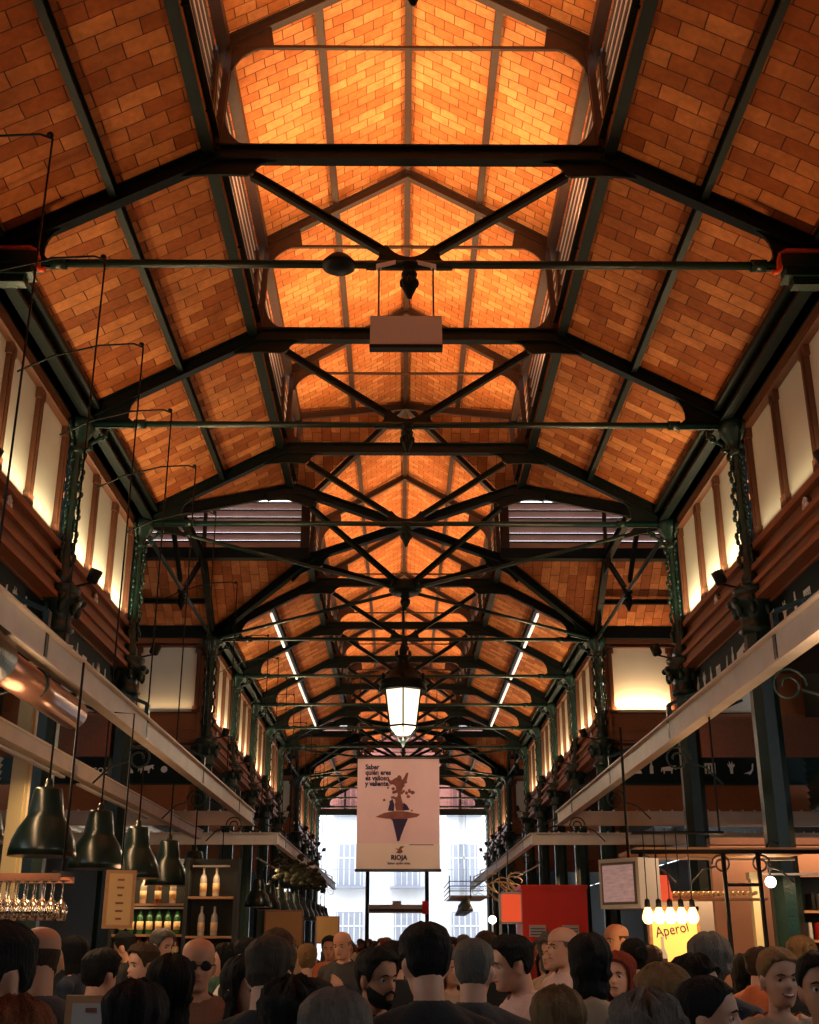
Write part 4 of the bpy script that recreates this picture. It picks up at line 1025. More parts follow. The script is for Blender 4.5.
# ---------------------------------------------------------------- red kiosk across the aisle
root = empty('red_kiosk', (2.58, 22.3, 0), 0, 'tall red kiosk box with a glowing orange side and white lettering', 'kiosk')
mb = MB(); mb.box(-.42, .78, 0, 1.2, 0, 2.55); mb.box(-.44, .80, -.02, 1.2, 2.55, 2.62); mb.build('body', 'red_kiosk', root)
mb = MB(); mb.box(-.80, -.44, .02, .10, 1.98, 2.46); mb.build('glowing_side_panel', 'lightbox_red', root)
mb = MB(); mb.box(-.84, -.80, 0, .12, 0, 2.5); mb.box(-.44, -.42, 0, .12, 0, 2.5); mb.box(-.84, -.42, 0, .12, 2.46, 2.5); mb.box(-.84, -.42, 0, .12, 1.94, 1.98); mb.build('white_frame', 'casing_white', root)
mb = MB(); mb.box(-.30, .0, -.03, -.0, 1.72, 1.92); mb.build('price_plate', 'casing_white', root)
mb = MB(); mb.box(.30, .60, -.03, 0, 1.72, 1.92); mb.build('price_plate', 'casing_white', root)
mb = MB()
for q in range(3): mb.box(-.28, -.02, -.035, -.03, 1.75+q*.05, 1.765+q*.05)
for q in range(3): mb.box(.32, .58, -.035, -.03, 1.75+q*.05, 1.765+q*.05)
mb.build('price_lines', 'ink', root)
text('RI', .30, 'lettering', 'casing_white', root, (-.18, -.01, 1.38))
root = empty('kiosk_lamp', (1.55, 21.5, 2.0), 0, 'small bright lamp on a stalk left of the red kiosk', 'lamp'); mb = MB(); mb.ell((0, 0, 0), .07, 12, 8); mb.build('globe', 'bulb_white', root); mb = MB(); mb.tube([(0, 0, -.06), (0, 0, -.9), (0.3, 0.3, -.92)], .015, 6); mb.build('stalk', 'casing_white', root)
# far right rack with rows of hanging hooks and garland of rope work
root = empty('overhead_rack', (1.75, 33, 2.75), 0, 'black overhead rack with rails above the far right row of lamps', 'rack')
for z in (0, .12, .24, .36):
    mb = MB(); mb.tube([(-.55, -1.5, z), (.55, -1.5, z)], .012, 6); mb.tube([(-.55, -1.5, z), (-.55, 2.5, z)], .012, 6); mb.build('rail', 'black_metal', root)
for x in (-.55, 0, .55):
    mb = MB(); mb.tube([(x, -1.5, -.05), (x, -1.5, .5)], .014, 6); mb.build('upright', 'black_metal', root)
mb = MB(); mb.tube([(.55, -1.5, -2.75), (.55, -1.5, .0)], .02, 6); mb.build('post', 'black_metal', root)
mb = MB(); mb.box(-.5, .5, -1.4, 2.4, -.02, 0); mb.build('deck', 'bar_wood', root)
root = empty('rope_garland', (2.2, 25.5, 2.55), 0, 'tangled pale garland over the far right counter', 'garland')
rnd = random.Random(2)
for q in range(14):
    mb = MB(); x, y, z = -.3+.6*rnd.random(), rnd.random()*3-1.5, rnd.random()*.5
    mb.tube([(x+.16*math.cos(t*1.3+q), y+.3*t*.2, z+.14*math.sin(t+q)-.04*t) for t in [i*.5 for i in range(12)]], .014, 5); mb.build('strand', 'bottle_label', root)
mb = MB(); mb.tube([(0, 0, .6), (0, 0, .95)], .01, 5); mb.build('cord', 'black_metal', root)
root = empty('plant_garland', (-2.5, 30, 2.95), 0, 'dark bushy garland over the far left pendants', 'garland')
for q in range(40):
    mb = MB() if q % 10 == 0 else mb
    for w_ in range(4): mb.ell((rnd.random()*.7-.35, (q/40)*9-4.5+rnd.random()*.3, rnd.random()*.45), (.09, .06, .05), 6, 4, Matrix.Rotation(rnd.random()*3, 3, 'X'))
    if q % 10 == 9: mb.build('foliage', 'foliage', root)
# ---------------------------------------------------------------- people
def skinmat(name, c):
    m = mat(name, c, 0.55, 0, 0.12, 14); m.node_tree.nodes['Principled BSDF'].inputs['Subsurface Weight'].default_value = 0.08
    m.node_tree.nodes['Principled BSDF'].inputs['Subsurface Radius'].default_value = (0.02, 0.008, 0.004)
skinmat('skin_fair', (0.62, 0.34, 0.22)); skinmat('skin_tan', (0.46, 0.22, 0.12))
HC = {'black': (.006, .008, .008), 'brown': (.050, .028, .014), 'greybrown': (.055, .045, .032), 'grey': (.13, .125, .11), 'blond': (.25, .15, .06), 'streaked': (.20, .13, .06), 'auburn': (.16, .05, .018), 'red': (.20, .035, .02)}
for k_, v_ in HC.items(): mat('hair_'+k_, v_, 0.75, 0, 0.55 if k_ == 'streaked' else .35, 22, 1.0, 70, stretch=(3, 3, .3), spec=.25)
TC = {'black': (.010, .014, .016), 'navy': (.010, .022, .045), 'dark_grey': (.045, .05, .052), 'grey': (.16, .16, .16), 'white': (.70, .66, .60), 'pink': (.62, .46, .42), 'beige': (.42, .33, .22), 'brown': (.16, .07, .035), 'orange': (.55, .15, .05), 'checked': (.22, .24, .24), 'denim': (.03, .05, .10), 'red': (.35, .03, .02), 'green': (.03, .09, .06)}
for k_, v_ in TC.items(): mat('cloth_'+k_, v_, 0.8, 0, .2, 10, .4, 90)
mat('eye_white', (.42, .36, .32), .35); mat('iris', (.03, .018, .01), .2); mat('lip', (.42, .12, .09), .45); mat('teeth', (.8, .76, .7), .3); mat('shoe', (.02, .018, .016), .4)

HZ = [(0.0, .028, .076, -.015), (.012, .040, .088, .005), (.03, .050, .092, .030), (.05, .057, .092, .055), (.08, .0655, .090, .075), (.11, .070, .088, .090), (.14, .0745, .092, .099), (.165, .0765, .092, .103), (.19, .074, .083, .099), (.21, .064, .064, .083), (.225, .046, .043, .058), (.235, .018, .018, .022)]
def hsec(z):
    if z <= HZ[0][0]: return HZ[0][1:]
    for a, b in zip(HZ, HZ[1:]):
        if z <= b[0]:
            t = (z-a[0])/(b[0]-a[0]); return tuple(a[i]+(b[i]-a[i])*t for i in (1, 2, 3))
    return HZ[-1][1:]
def hpoint(ph, z, off=0.0):
    a, f, b = hsec(z); s, c = math.sin(ph), math.cos(ph)
    e = .90
    x = a*math.copysign(abs(s)**e, s); y = (f if c >= 0 else b)*math.copysign(abs(c)**e, c)
    p = Vector((x, y, z))
    if off:
        n = Vector((x, y, (z-.11)*1.0)); n.z = (z-.12)*.9 if z > .12 else 0
        p = p+n.normalized()*off
    return p
def G(v, s): return math.exp(-(v/s)**2)
def face_dy(x, z):
    g = 0
    if .062 < z < .130: t = (z-.080); g = (1-(z-.080)/.050) if z > .080 else max(0, 1-(.080-z)/.016)
    d = .025*G(x, .0085+.006*g)*g
    d -= .011*G(abs(x)-.031, .013)*G(z-.113, .011)
    d += .005*G(z-.134, .008)*G(x, .05)
    d += .006*G(x, .020)*(G(z-.056, .0045)+.9*G(z-.045, .005)) - .004*G(x, .024)*G(z-.0505, .002)
    d += .006*G(x, .018)*G(z-.012, .012); d -= .004*G(x, .03)*G(z-.030, .007)
    d += .004*G(abs(x)-.045, .015)*G(z-.085, .018)
    return d
def head_mb(mb, Hm):
    n, m = 88, 64; k = len(mb.v)
    for i in range(m+1):
        z = .235*i/m
        for j in range(n):
            ph = 2*PI*j/n; p = hpoint(ph, z)
            if p.y > 0: p.y += face_dy(p.x, z)*min(1, p.y/.05)
            mb.v.append(Hm @ p)
    for i in range(m):
        for j in range(n): mb.face((k+i*n+j, k+i*n+(j+1) % n, k+(i+1)*n+(j+1) % n, k+(i+1)*n+j))
    mb.face([k+j for j in range(n)][::-1]); mb.face([k+m*n+j for j in range(n)])
    for s in (-1, 1):
        rot = (Hm.to_3x3() @ Matrix.Rotation(s*R(-22), 3, 'Z') @ Matrix.Rotation(R(-12), 3, 'X'))
        c = Hm @ Vector((s*.076, -.008, .100)); mb.ell(c, (.009, .019, .032), 12, 8, rot)
        c = Hm @ Vector((s*.081, -.014, .108)); mb.ell(c, (.007, .015, .022), 10, 8, rot)
def cap_tube(mb, pts, rr, n=16):
    """tapered limb with rounded ends"""
    pts = [Vector(p) for p in pts]; mb.tube(pts, rr, n)
    for p, r in ((pts[0], rr[0]), (pts[-1], rr[-1])): mb.ell(p, r, n, 8)
    for p, r in zip(pts[1:-1], rr[1:-1]): mb.ell(p, r*1.0, n, 8)
def torso_mb(mb, rings, n=28):
    k = len(mb.v)
    for (z, rx, ry, cyy) in rings:
        for j in range(n):
            a = 2*PI*j/n; s, c = math.sin(a), math.cos(a)
            mb.v.append(Vector((rx*math.copysign(abs(c)**.85, c), cyy+ry*math.copysign(abs(s)**.85, s), z)))
    for i in range(len(rings)-1):
        for j in range(n): mb.face((k+i*n+j, k+i*n+(j+1) % n, k+(i+1)*n+(j+1) % n, k+(i+1)*n+j))
    mb.face([k+j for j in range(n)][::-1]); mb.face([k+(len(rings)-1)*n+j for j in range(n)])
def hand_mb(mb, wr, d, side, nrm, curl):
    """wr wrist, d direction of hand, side thumb direction, nrm palm normal"""
    d = Vector(d).normalized(); side = Vector(side); side = (side-d*side.dot(d)).normalized(); nn = d.cross(side)*(1 if Vector(nrm).dot(d.cross(side)) > 0 else -1)
    rot = Matrix((side, nn, d)).transposed()
    mb.ell(Vector(wr)+d*.045, (.040, .016, .055), 14, 8, rot)
    for q, (o, L) in enumerate(((.031, .072), (.0105, .082), (-.0105, .076), (-.031, .060))):
        p = Vector(wr)+d*.085+side*o; a = p; pts = [a-d*.03, a]; dd = d.copy(); seg = L/3
        for t in range(3):
            ang = curl*(t+.6); dd = (d*math.cos(ang)+nn*math.sin(ang)); a = a+dd*seg; pts.append(a.copy())
        cap_tube(mb, pts, [.0088, .0092, .0085, .008, .007], 8)
    a = Vector(wr)+d*.025+side*.030; b = a+(side*.8+d*.6+nn*.2).normalized()*.038; c = b+(d*.9+side*.2+nn*.5).normalized()*.034
    cap_tube(mb, [a, b, c], [.012, .0105, .009], 8)
class Proto: pass
def make_body(female, pose, tilt=0.0, fwd=0.0):
    P = Proto(); sh = .168 if female else .188
    P.Hm = Matrix.Translation((0, .015+fwd, 1.500)) @ Matrix.Rotation(R(tilt), 4, 'X')
    mb = MB(); head_mb(mb, P.Hm)
    rn = .046 if female else .055
    cap_tube(mb, [(0, -.030, 1.40), (0, -.018, 1.50), (0, -.005+fwd*.6, 1.58)], [rn*1.12, rn, rn*.98], 20)
    if female: rings = [(.84, .15, .11, 0), (.92, .178, .125, -.005), (1.0, .162, .11, 0), (1.08, .128, .09, .005), (1.18, .138, .10, .012), (1.27, .150, .122, .018), (1.35, .152, .098, .0), (1.40, .140, .078, -.015), (1.435, .095, .062, -.022), (1.465, .060, .052, -.026)]
    else: rings = [(.84, .155, .11, 0), (.92, .168, .118, 0), (1.0, .158, .11, 0), (1.10, .148, .10, .005), (1.20, .163, .112, .008), (1.29, .175, .118, .008), (1.37, .176, .102, -.005), (1.42, .158, .082, -.018), (1.455, .105, .068, -.025), (1.485, .066, .058, -.028)]
    torso_mb(mb, rings)
    P.hands = []
    for s in (-1, 1):
        S = Vector((s*sh, -.012, 1.375)); mb.ell(S, (.058, .056, .058), 16, 10)
        mb.tube([S+Vector((0, 0, .01)), (s*.07, -.02, 1.435)], [.048, .045], 16)
        if pose == 'down': E_ = Vector((s*(sh+.045), -.03, 1.10)); Wr = Vector((s*(sh+.03), .06, .86)); hd = Vector((0, .15, -1)); sd = Vector((-s*.3, 1, 0))
        elif pose == 'hold' or (pose == 'one' and s > 0): E_ = Vector((s*(sh+.05), .0, 1.10)); Wr = Vector((s*(sh-.05), .21, 1.17)); hd = Vector((-s*.35, .8, .35)); sd = Vector((0, -.3, 1))
        else: E_ = Vector((s*(sh+.055), -.02, 1.11)); Wr = Vector((s*(sh+.02), .12, .90)); hd = Vector((-s*.1, .4, -1)); sd = Vector((-s*.3, 1, 0))
        cap_tube(mb, [S, S*.45+E_*.55, E_], [.050, .046, .038], 16); cap_tube(mb, [E_, E_*.6+Wr*.4, Wr], [.038, .037, .025], 16)
        hand_mb(mb, Wr, hd, sd, (-s, 0, 0), .45); P.hands.append((Wr, hd.normalized()))
        H_ = Vector((s*.088, 0, .90)); K_ = Vector((s*.098, .012, .50)); A_ = Vector((s*.10, -.02, .09))
        cap_tube(mb, [H_, H_*.5+K_*.5, K_], [.088, .075, .056], 18); cap_tube(mb, [K_, K_*.65+A_*.35, A_], [.054, .054, .037], 18)
        mb.ell((s*.10, -.035, .04), (.035, .04, .04), 12, 8); cap_tube(mb, [(s*.10, -.03, .042), (s*.108, .07, .04), (s*.115, .14, .032)], [.036, .040, .032], 12)
    o = mb.build('body_form', 'skin_fair'); md = o.modifiers.new('r', 'REMESH'); md.mode = 'VOXEL'; md.voxel_size = .0078; md.use_smooth_shade = True
    sm = o.modifiers.new('s', 'SMOOTH'); sm.factor = .5; sm.iterations = 1
    dg = bpy.context.evaluated_depsgraph_get(); dg.update(); me = bpy.data.meshes.new_from_object(o.evaluated_get(dg)); me.name = 'body'
    bpy.data.objects.remove(o); P.body = me; P.female = female
    vs_ = [v.co.copy() for v in me.vertices]; ns = [v.normal.copy() for v in me.vertices]
    def shell(name, test, off):
        fs = [p.vertices[:] for p in me.polygons if all(test(vs_[i]) for i in p.vertices)]; idx = {}; nv = []; nf = []
        for f in fs:
            q = []
            for i in f:
                if i not in idx: idx[i] = len(nv); nv.append(tuple(vs_[i]+ns[i]*off(vs_[i])))
                q.append(idx[i])
            nf.append(q)
        m2 = bpy.data.meshes.new(name); m2.from_pydata(nv, [], nf); m2.polygons.foreach_set('use_smooth', [True]*len(nf)); m2.materials.append(M['cloth_black']); return m2
    def nothand(v): return all((v-w).dot(d) < -.005 or (v-w).length > .24 for w, d in P.hands)
    nb = 1.452 if female else 1.478
    col = lambda v: nb + (.022 if v.y < -.03 else -.028*max(0, 1-abs(v.x)/.08) if v.y > .0 else 0)
    wav = lambda v: .006*noise.noise(v*9)
    P.top = shell('top', lambda v: .90 < v.z < col(v) and nothand(v), lambda v: .013+wav(v)+(.008 if v.z < 1.2 else 0))
    P.legs = shell('trousers', lambda v: .09 < v.z < 1.0 and abs(v.x) < .215 and nothand(v), lambda v: .012+wav(v))
    P.shoes = shell('shoes', lambda v: v.z < .10, lambda v: .007)
    P.legs.materials[0] = M['cloth_denim']; P.shoes.materials[0] = M['shoe']
    return P
def hair_mesh(style):
    mb = MB(); n, m = 56, 26; k = 0
    def zmin(ph):
        a = abs((ph+PI) % (2*PI)-PI)      # 0 front .. pi back
        d = math.degrees(a)
        if style == 'bald' or style == 'balding':
            if d < 75: return .20
            return .115 if d < 105 else .06
        pts = [(0, .192), (35, .183), (60, .150), (76, .095), (84, .130), (106, .135), (114, .085), (140, .058), (180, .050)]
        if style in ('long', 'curly', 'bob', 'wavy'):
            lo = {'long': -.17, 'curly': -.10, 'bob': -.02, 'wavy': .01}[style]
            pts = [(0, .190), (30, .180), (55, .155), (72, .10), (84, .03 if lo > -.1 else lo*.4), (110, lo), (180, lo)]
            if style == 'wavy': pts = [(0, .190), (35, .18), (60, .145), (80, .08), (110, .03), (180, lo)]
        if style in ('bun',): pts = [(0, .190), (35, .18), (60, .15), (80, .12), (105, .12), (118, .06), (150, .035), (180, .04)]
        for p, q in zip(pts, pts[1:]):
            if d <= q[0]: t = (d-p[0])/(q[0]-p[0]); return p[1]+(q[1]-p[1])*t
        return pts[-1][1]
    th = {'short': .016, 'crop': .007, 'bald': .002, 'balding': .007, 'long': .024, 'curly': .040, 'bob': .024, 'bun': .012, 'wavy': .026}[style]
    ztop = .2352 if style not in ('bald', 'balding') else .150
    for i in range(m+1):
        for j in range(n):
            ph = 2*PI*j/n; z0 = zmin(ph); z = max(z0, -0.3)+(ztop-z0)*(i/m if z0 < ztop else 0)
            if z0 >= ztop: z = ztop
            z = min(z, ztop); edge = min(1, i/3.0)
            nz = noise.noise(Vector((math.sin(ph)*5, math.cos(ph)*5, z*30)))
            o = th*(.25+.75*edge)+th*.55*nz*edge+.003*edge*noise.noise(Vector((ph*14, 0, z*40)))
            if style in ('bald', 'balding') and i > m-4: o *= (m-i)/4
            if style == 'curly': o += .012*noise.noise(Vector((math.sin(ph)*16, math.cos(ph)*16, z*110)))
            if style == 'streaked' or style == 'long': o += .004*math.sin(ph*24)*edge
            if style == 'short' and z > .18: o += .008*max(0, math.cos(ph))+.004
            if z >= .055 or style not in ('long', 'curly', 'bob'): p = hpoint(ph, max(z, .0), max(o, .001))
            else:
                p = hpoint(ph, .055, o); t = (.055-z); p.z = z; p.y -= t*.12; p.x *= 1+t*.9; p.y *= 1+t*.25
            mb.v.append(p)
    for i in range(m):
        for j in range(n): mb.face((k+i*n+j, k+i*n+(j+1) % n, k+(i+1)*n+(j+1) % n, k+(i+1)*n+j), True)
    if style not in ('bald', 'balding'):
        c = len(mb.v); mb.v.append(Vector((0, -.005, .2352+th)))
        for j in range(n): mb.face((k+m*n+j, k+m*n+(j+1) % n, c), True)
    if style == 'bun':
        mb.ell((0, -.125, .165), (.042, .038, .040), 16, 10)
        for q in range(4): mb.tube([(.03*math.cos(t+q), -.125-.03*math.sin(q), .165+.03*math.sin(t+q)) for t in [i*.7 for i in range(9)]], .012, 6)
    me = bpy.data.meshes.new('hair'); me.from_pydata([tuple(v) for v in mb.v], [], mb.f); me.polygons.foreach_set('use_smooth', mb.sm); me.materials.append(M['hair_black']); return me
HM = {}
PROTOS = {('man', 0): make_body(False, 'down'), ('man', 1): make_body(False, 'one', -6, .01), ('woman', 0): make_body(True, 'hold'), ('woman', 1): make_body(True, 'down', 5, .005)}
def eye_mesh():
    mb = MB(); mb.ell((0, 0, 0), .0118, 16, 10); mb.cur = 1
    mb.lathe([(0, .0128), (.003, .0126), (.0062, .0108), (.0063, .009)][::-1], (0, 0, 0), 12, axis=(0, 1, 0)); mb.cur = 0
    me = bpy.data.meshes.new('eye'); me.from_pydata([tuple(v) for v in mb.v], [], mb.f); me.polygons.foreach_set('use_smooth', [True]*len(mb.f))
    me.materials.append(M['eye_white']); me.materials.append(M['iris']); me.polygons.foreach_set('material_index', mb.mi); return me
EYE = eye_mesh()
def simple(mbf, name, m):
    mb = MB(); mbf(mb); me = bpy.data.meshes.new(name); me.from_pydata([tuple(v) for v in mb.v], [], mb.f); me.polygons.foreach_set('use_smooth', mb.sm); me.materials.append(M[m]); return me
def f_brow(mb):
    for s in (-1, 1): mb.tube([(s*.016, .100, .131), (s*.030, .098, .136), (s*.047, .084, .131)], [.003, .004, .002], 6)
def f_mouth(mb): mb.tube([(-.024, .088, .051), (-.010, .0985, .0525), (0, .0985, .0518), (.010, .0985, .0525), (.024, .088, .051)], [.002, .0045, .0048, .0045, .002], 8)
def f_smile(mb): mb.tube([(-.030, .083, .057), (-.018, .094, .047), (0, .098, .043), (.018, .094, .047), (.030, .083, .057)], [.002, .005, .0055, .005, .002], 8); mb.tube([(-.029, .083, .058), (0, .096, .055), (.029, .083, .058)], [.002, .004, .002], 8)
def f_teeth(mb): mb.tube([(-.022, .087, .055), (0, .0955, .050), (.022, .087, .055)], [.003, .006, .003], 8)
def f_glasses(mb):
    for s in (-1, 1):
        mb.ell((s*.033, .099, .113), (.026, .006, .020), 14, 8); mb.tube([(s*.058, .094, .118), (s*.080, .02, .118), (s*.083, -.02, .108)], .0028, 6)
    mb.tube([(-.01, .105, .117), (.01, .105, .117)], .003, 6)
def f_beard(mb):
    n = 40; k = len(mb.v); m = 14
    for i in range(m+1):
        for j in range(n+1):
            ph = R(-88+176*j/n); t = abs(ph)/R(88); zt = .038+.060*t**1.5 if abs(ph) > R(20) else .030; zb = -.012+.012*t
            z = zb+(zt-zb)*i/m; o = .010*math.sin(PI*min(1, (i+.5)/m))+.004*noise.noise(Vector((ph*9, 0, z*80)))
            p = hpoint(ph, max(z, 0), max(.001, o)); p.y += face_dy(p.x, max(z, 0))*.8
            if z < 0: p.z = z
            mb.v.append(p)
    for i in range(m):
        for j in range(n): mb.face((k+i*(n+1)+j, k+i*(n+1)+j+1, k+(i+1)*(n+1)+j+1, k+(i+1)*(n+1)+j), True)
    mb.tube([(-.030, .078, .040), (-.024, .094, .058), (0, .101, .066), (.024, .094, .058), (.030, .078, .040)], [.005, .006, .006, .006, .005], 8)
def f_ear(mb):
    for s in (-1, 1): mb.ell((s*.086, -.004, .072), .0065, 10, 6)
BROW = simple(f_brow, 'eyebrows', 'hair_brown'); MOUTH = simple(f_mouth, 'lips', 'lip'); SMILE = simple(f_smile, 'lips', 'lip'); TEETH = simple(f_teeth, 'teeth', 'teeth')
GLS = simple(f_glasses, 'sunglasses', 'black_metal'); BEARD = simple(f_beard, 'beard', 'hair_black'); EARR = simple(f_ear, 'earrings', 'teeth')
def child(name, me, parent, mx=None, m=None):
    o = bpy.data.objects.new(name, me); C.objects.link(o); o.parent = parent
    if mx is not None: o.matrix_local = mx
    if m: o.material_slots[0].link = 'OBJECT'; o.material_slots[0].material = M[m]
    return o
pc = 0
def person(x, y, ztop, deg, build, hair, hcol, top, skin, extra, label, group=None, simple_face=False):
    global pc
    pc += 1
    P = PROTOS[(build, pc % 2)]
    root = empty('person', (x, y, 0), R(deg), label, 'person', group); s = ztop/1.742; root.scale = (s*(1.0+.0), s, s)
    child('body', P.body, root, None, 'skin_'+skin)
    child('shirt' if build == 'man' else 'top', P.top, root, None, 'cloth_'+top); child('trousers', P.legs, root, None, 'cloth_'+('denim' if pc % 3 else 'black')); child('shoes', P.shoes, root)
    if hair not in HM: HM[hair] = hair_mesh(hair)
    child('hair', HM[hair], root, P.Hm, 'hair_'+hcol)
    child('eyebrows', BROW, root, P.Hm, 'hair_'+(hcol if hcol in ('black', 'brown') else 'brown'))
    if not simple_face:
        for q in (-1, 1): child('eye', EYE, root, P.Hm @ Matrix.Translation((q*.031, .0715, .1125)))
        if 'smile' in extra: child('lips', SMILE, root, P.Hm); child('teeth', TEETH, root, P.Hm)
        else: child('lips', MOUTH, root, P.Hm)
    if 'sunglasses' in extra: child('sunglasses', GLS, root, P.Hm)
    if 'beard' in extra: child('beard', BEARD, root, P.Hm)
    if 'earrings' in extra: child('earrings', EARR, root, P.Hm)
    return root
PEOPLE = [
    (-1.06, 3.13, 1.686, 140, 'man', 'short', 'black', 'black', 'fair', '', 'man at the left edge in profile, short black hair, large lit ear, black jacket'),
    (-0.85, 2.55, 1.53, 10, 'woman', 'long', 'auburn', 'brown', 'fair', '', 'person with auburn-brown hair cut by the bottom left corner'),
    (-1.37, 4.48, 1.705, 25, 'man', 'bald', 'brown', 'dark_grey', 'tan', '', 'bald man lit orange just behind the black-haired man at the left edge'),
    (-2.58, 9.51, 1.671, 85, 'woman', 'long', 'black', 'navy', 'fair', '', 'woman with pale profile and long black hair under the glass rack'),
    (-2.08, 10.26, 1.736, -125, 'man', 'short', 'grey', 'grey', 'fair', '', 'grey-haired man by the lit bottle shelves at the left'),
    (-1.66, 7.7, 1.626, 135, 'man', 'short', 'brown', 'checked', 'fair', '', 'brown-haired young man with bright face looking left by the menu board'),
    (-2.59, 11.39, 1.719, 80, 'man', 'short', 'black', 'black', 'fair', '', 'person in black with black hair beside the menu board'),
    (-0.98, 5.59, 1.667, 192, 'man', 'bald', 'brown', 'brown', 'tan', 'sunglasses', 'bald tanned man with dark sunglasses and brown top, left of centre'),
    (-0.94, 4.73, 1.589, 15, 'woman', 'long', 'black', 'black', 'fair', '', 'woman with long black hair, back turned, in front of the bald man with sunglasses'),
    (-0.82, 3.55, 1.532, -10, 'woman', 'long', 'black', 'navy', 'fair', '', 'black-haired woman low at the bottom left, back turned'),
    (-1.38, 9.34, 1.621, 100, 'woman', 'long', 'black', 'white', 'fair', '', 'woman in white with long black hair and pale profile right of the sunglasses man'),
    (-0.71, 5.12, 1.58, -135, 'woman', 'long', 'black', 'black', 'fair', '', 'black-haired woman facing right beside the grey-brown haired man'),
    (-0.54, 4.41, 1.656, -8, 'man', 'short', 'greybrown', 'black', 'fair', '', 'man with short grey-brown hair seen from behind, dark coat, left of centre'),
    (-0.75, 6.82, 1.702, 5, 'man', 'short', 'brown', 'grey', 'fair', '', 'brown-haired person directly behind the grey-brown haired man'),
    (-0.39, 3.78, 1.524, 20, 'woman', 'curly', 'black', 'black', 'tan', '', 'person with curly black hair low at the bottom, right of the grey-brown haired man'),
    (-0.23, 3.13, 1.523, -15, 'man', 'wavy', 'grey', 'dark_grey', 'fair', '', 'person with wavy grey hair cut by the bottom edge below the bearded man'),
    (-0.82, 9.97, 1.627, 5, 'woman', 'bun', 'blond', 'black', 'fair', '', 'woman with blond bun and black top seen from behind, deep left of centre'),
    (-0.83, 13.28, 1.69, 175, 'man', 'short', 'black', 'orange', 'tan', '', 'person in orange top with black hair deep in the crowd near the banner'),
    (-0.59, 11.33, 1.736, 160, 'man', 'balding', 'blond', 'dark_grey', 'fair', '', 'fair balding man in dark grey facing the viewer, left of the bearded man'),
    (-0.17, 5.28, 1.614, -140, 'man', 'short', 'black', 'black', 'tan', 'beard', 'bearded man with short black hair looking down to the right, centre'),
    (0.03, 4.25, 1.699, 12, 'man', 'short', 'black', 'black', 'fair', '', 'man in black seen from behind, large dark head under the banner'),
    (0.22, 4.83, 1.661, -12, 'man', 'crop', 'grey', 'dark_grey', 'fair', '', 'man with cropped grey hair seen from behind, right of the central man in black'),
    (0.49, 5.79, 1.667, 105, 'man', 'short', 'black', 'pink', 'fair', '', 'dark-haired man in pale pink shirt, profile to the left, before the red kiosk'),
    (0.97, 7.76, 1.739, 115, 'man', 'balding', 'grey', 'pink', 'fair', '', 'older grey balding man in pink before the red kiosk'),
    (0.44, 4.0, 1.502, 3, 'woman', 'long', 'streaked', 'black', 'fair', '', 'woman with long streaked blond hair seen from behind at the bottom edge'),
    (0.76, 5.36, 1.666, -5, 'woman', 'bob', 'black', 'beige', 'fair', '', 'woman with black bob and beige collar seen from behind, right of the kiosk'),
    (1.13, 6.75, 1.583, 150, 'woman', 'long', 'red', 'orange', 'fair', '', 'woman with red hair and orange scarf facing the viewer, right of centre'),
    (1.6, 9.4, 1.779, 120, 'man', 'bald', 'brown', 'black', 'tan', '', 'bald man in black below the video screen'),
    (1.45, 7.98, 1.662, 10, 'woman', 'bun', 'black', 'black', 'fair', '', 'woman with black bun seen from behind below the filament bulbs'),
    (1.69, 8.66, 1.61, -20, 'man', 'short', 'brown', 'brown', 'fair', '', 'brown-haired man in brown below the yellow sign board'),
    (0.82, 4.18, 1.567, 55, 'woman', 'bob', 'blond', 'black', 'fair', '', 'woman with blond bob turned half left, below the yellow sign board'),
    (0.57, 3.21, 1.505, 0, 'woman', 'curly', 'grey', 'grey', 'fair', '', 'person with curly grey hair cut by the bottom edge, right of the streaked blonde'),
    (1.34, 5.63, 1.671, -30, 'man', 'wavy', 'grey', 'navy', 'fair', '', 'grey-haired man in navy suit seen from behind at the right'),
    (1.06, 4.77, 1.588, -125, 'woman', 'long', 'black', 'black', 'fair', '', 'woman with long black hair turned right, in front of the grey-haired suit man'),
    (0.83, 3.65, 1.55, -118, 'woman', 'bun', 'black', 'black', 'fair', 'smile', 'laughing woman in profile with black hair tied back, bottom right'),
    (1.5, 5.13, 1.622, -174, 'woman', 'bun', 'blond', 'beige', 'fair', 'smile_earrings', 'laughing blonde woman with white earrings facing the viewer at the right'),
    (1.34, 4.13, 1.615, 168, 'woman', 'bun', 'black', 'brown', 'tan', '', 'dark-haired woman in brown cut by the right edge'),
    (2.35, 7.38, 1.678, 5, 'woman', 'bun', 'blond', 'black', 'fair', '', 'woman with blond bun seen from behind near the right edge'),
    (0.69, 10.74, 1.723, 10, 'man', 'short', 'brown', 'black', 'tan', '', 'brown-haired man in black before the far right lamps'),
    (-1.57, 6.19, 1.603, -30, 'man', 'short', 'black', 'black', 'fair', '', 'man in black with short black hair below the menu board'),
    (2.34, 8.67, 1.55, 20, 'woman', 'long', 'black', 'navy', 'fair', '', 'woman with long black hair and navy top behind the laughing blonde'),
    (2.29, 8.11, 1.6, -60, 'man', 'short', 'brown', 'orange', 'fair', '', 'brown-haired man in orange at the right stall counter'),
    (-1.16, 8.95, 1.663, 40, 'man', 'short', 'black', 'black', 'fair', '', 'black-haired man in black behind the woman in white'),
    (-0.1, 8.34, 1.637, 20, 'man', 'short', 'black', 'black', 'fair', '', 'black-haired man in black just beyond the bearded man'),
]
for t_ in PEOPLE: person(*t_)
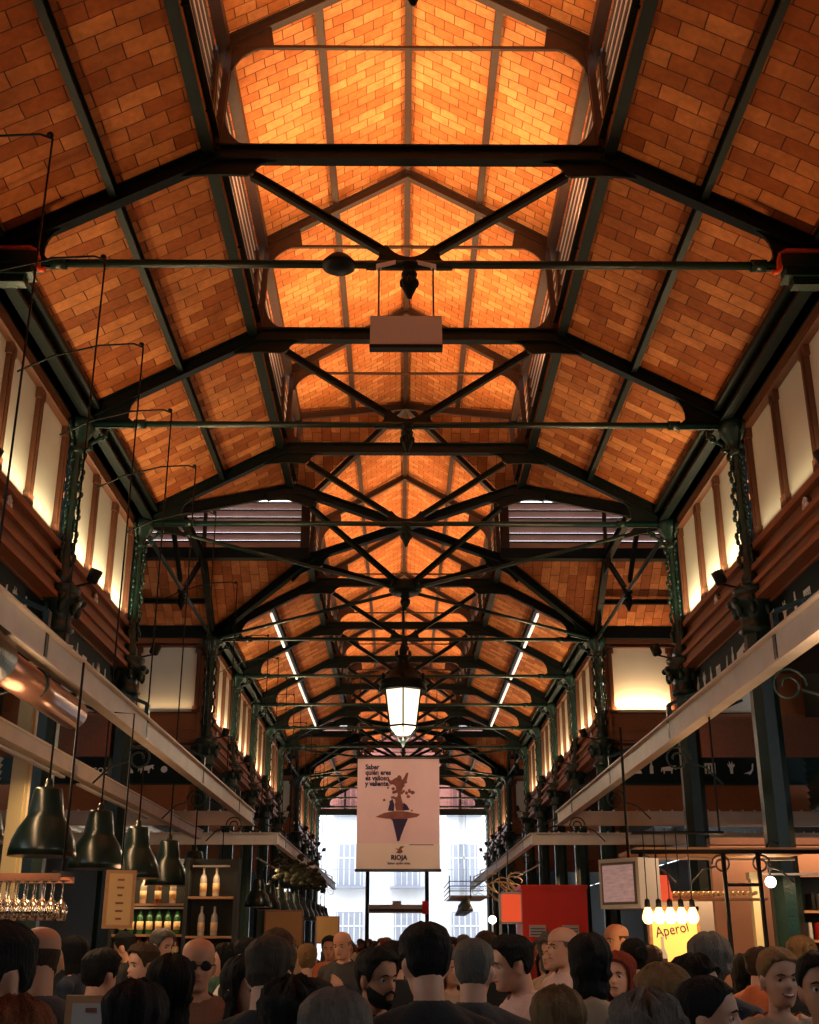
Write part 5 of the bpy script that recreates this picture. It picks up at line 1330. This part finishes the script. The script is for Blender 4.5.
# the crowd filling the aisle as far as the doors
rnd = random.Random(21)
taken = [(t_[0], t_[1]) for t_ in PEOPLE]
hs = ['short', 'short', 'long', 'bob', 'wavy', 'bun', 'bald', 'curly']; hcs = ['black', 'brown', 'greybrown', 'blond', 'grey', 'auburn']; tps = ['black', 'navy', 'dark_grey', 'grey', 'white', 'brown', 'orange', 'red', 'green', 'beige']
used = set(); made = 0; tries = 0
while made < 64 and tries < 6000:
    tries += 1
    y = 8.3+ (rnd.random()**1.5)*34; x = rnd.uniform(-2.0, 1.9)*(1 if y > 12 else .9)
    if y > 40: x *= .8
    if any((x-a)**2+(y-b)**2 < .36 for a, b in taken): continue
    h = rnd.choice(hs); hc = rnd.choice(hcs); tp = rnd.choice(tps); key = (h, hc, tp)
    if key in used: continue
    used.add(key); taken.append((x, y)); made += 1
    bd = 'woman' if h in ('long', 'bob', 'bun') or (h == 'curly' and rnd.random() < .5) else 'man'
    hn = {'short': 'short %s hair', 'long': 'long %s hair', 'bob': 'a %s bob', 'wavy': 'wavy %s hair', 'bun': 'a %s bun', 'bald': 'a receding %s hairline', 'curly': 'curly %s hair'}[h] % hc.replace('greybrown', 'grey-brown')
    where = 'before the crossing aisle' if y < 18 else 'just past the crossing aisle' if y < 26 else 'far down the hall'
    person(x, y, rnd.uniform(1.57, 1.74) if bd == 'man' else rnd.uniform(1.52, 1.66), rnd.choice([0, 15, -20, 40, -50, 90, -90, 130, 170, 200, 180]), bd, h, hc, tp, rnd.choice(['fair', 'fair', 'tan']), '',
           '%s with %s in a %s top, %s' % (bd, hn, tp.replace('_', ' '), where), 'people filling the aisle', y > 16)
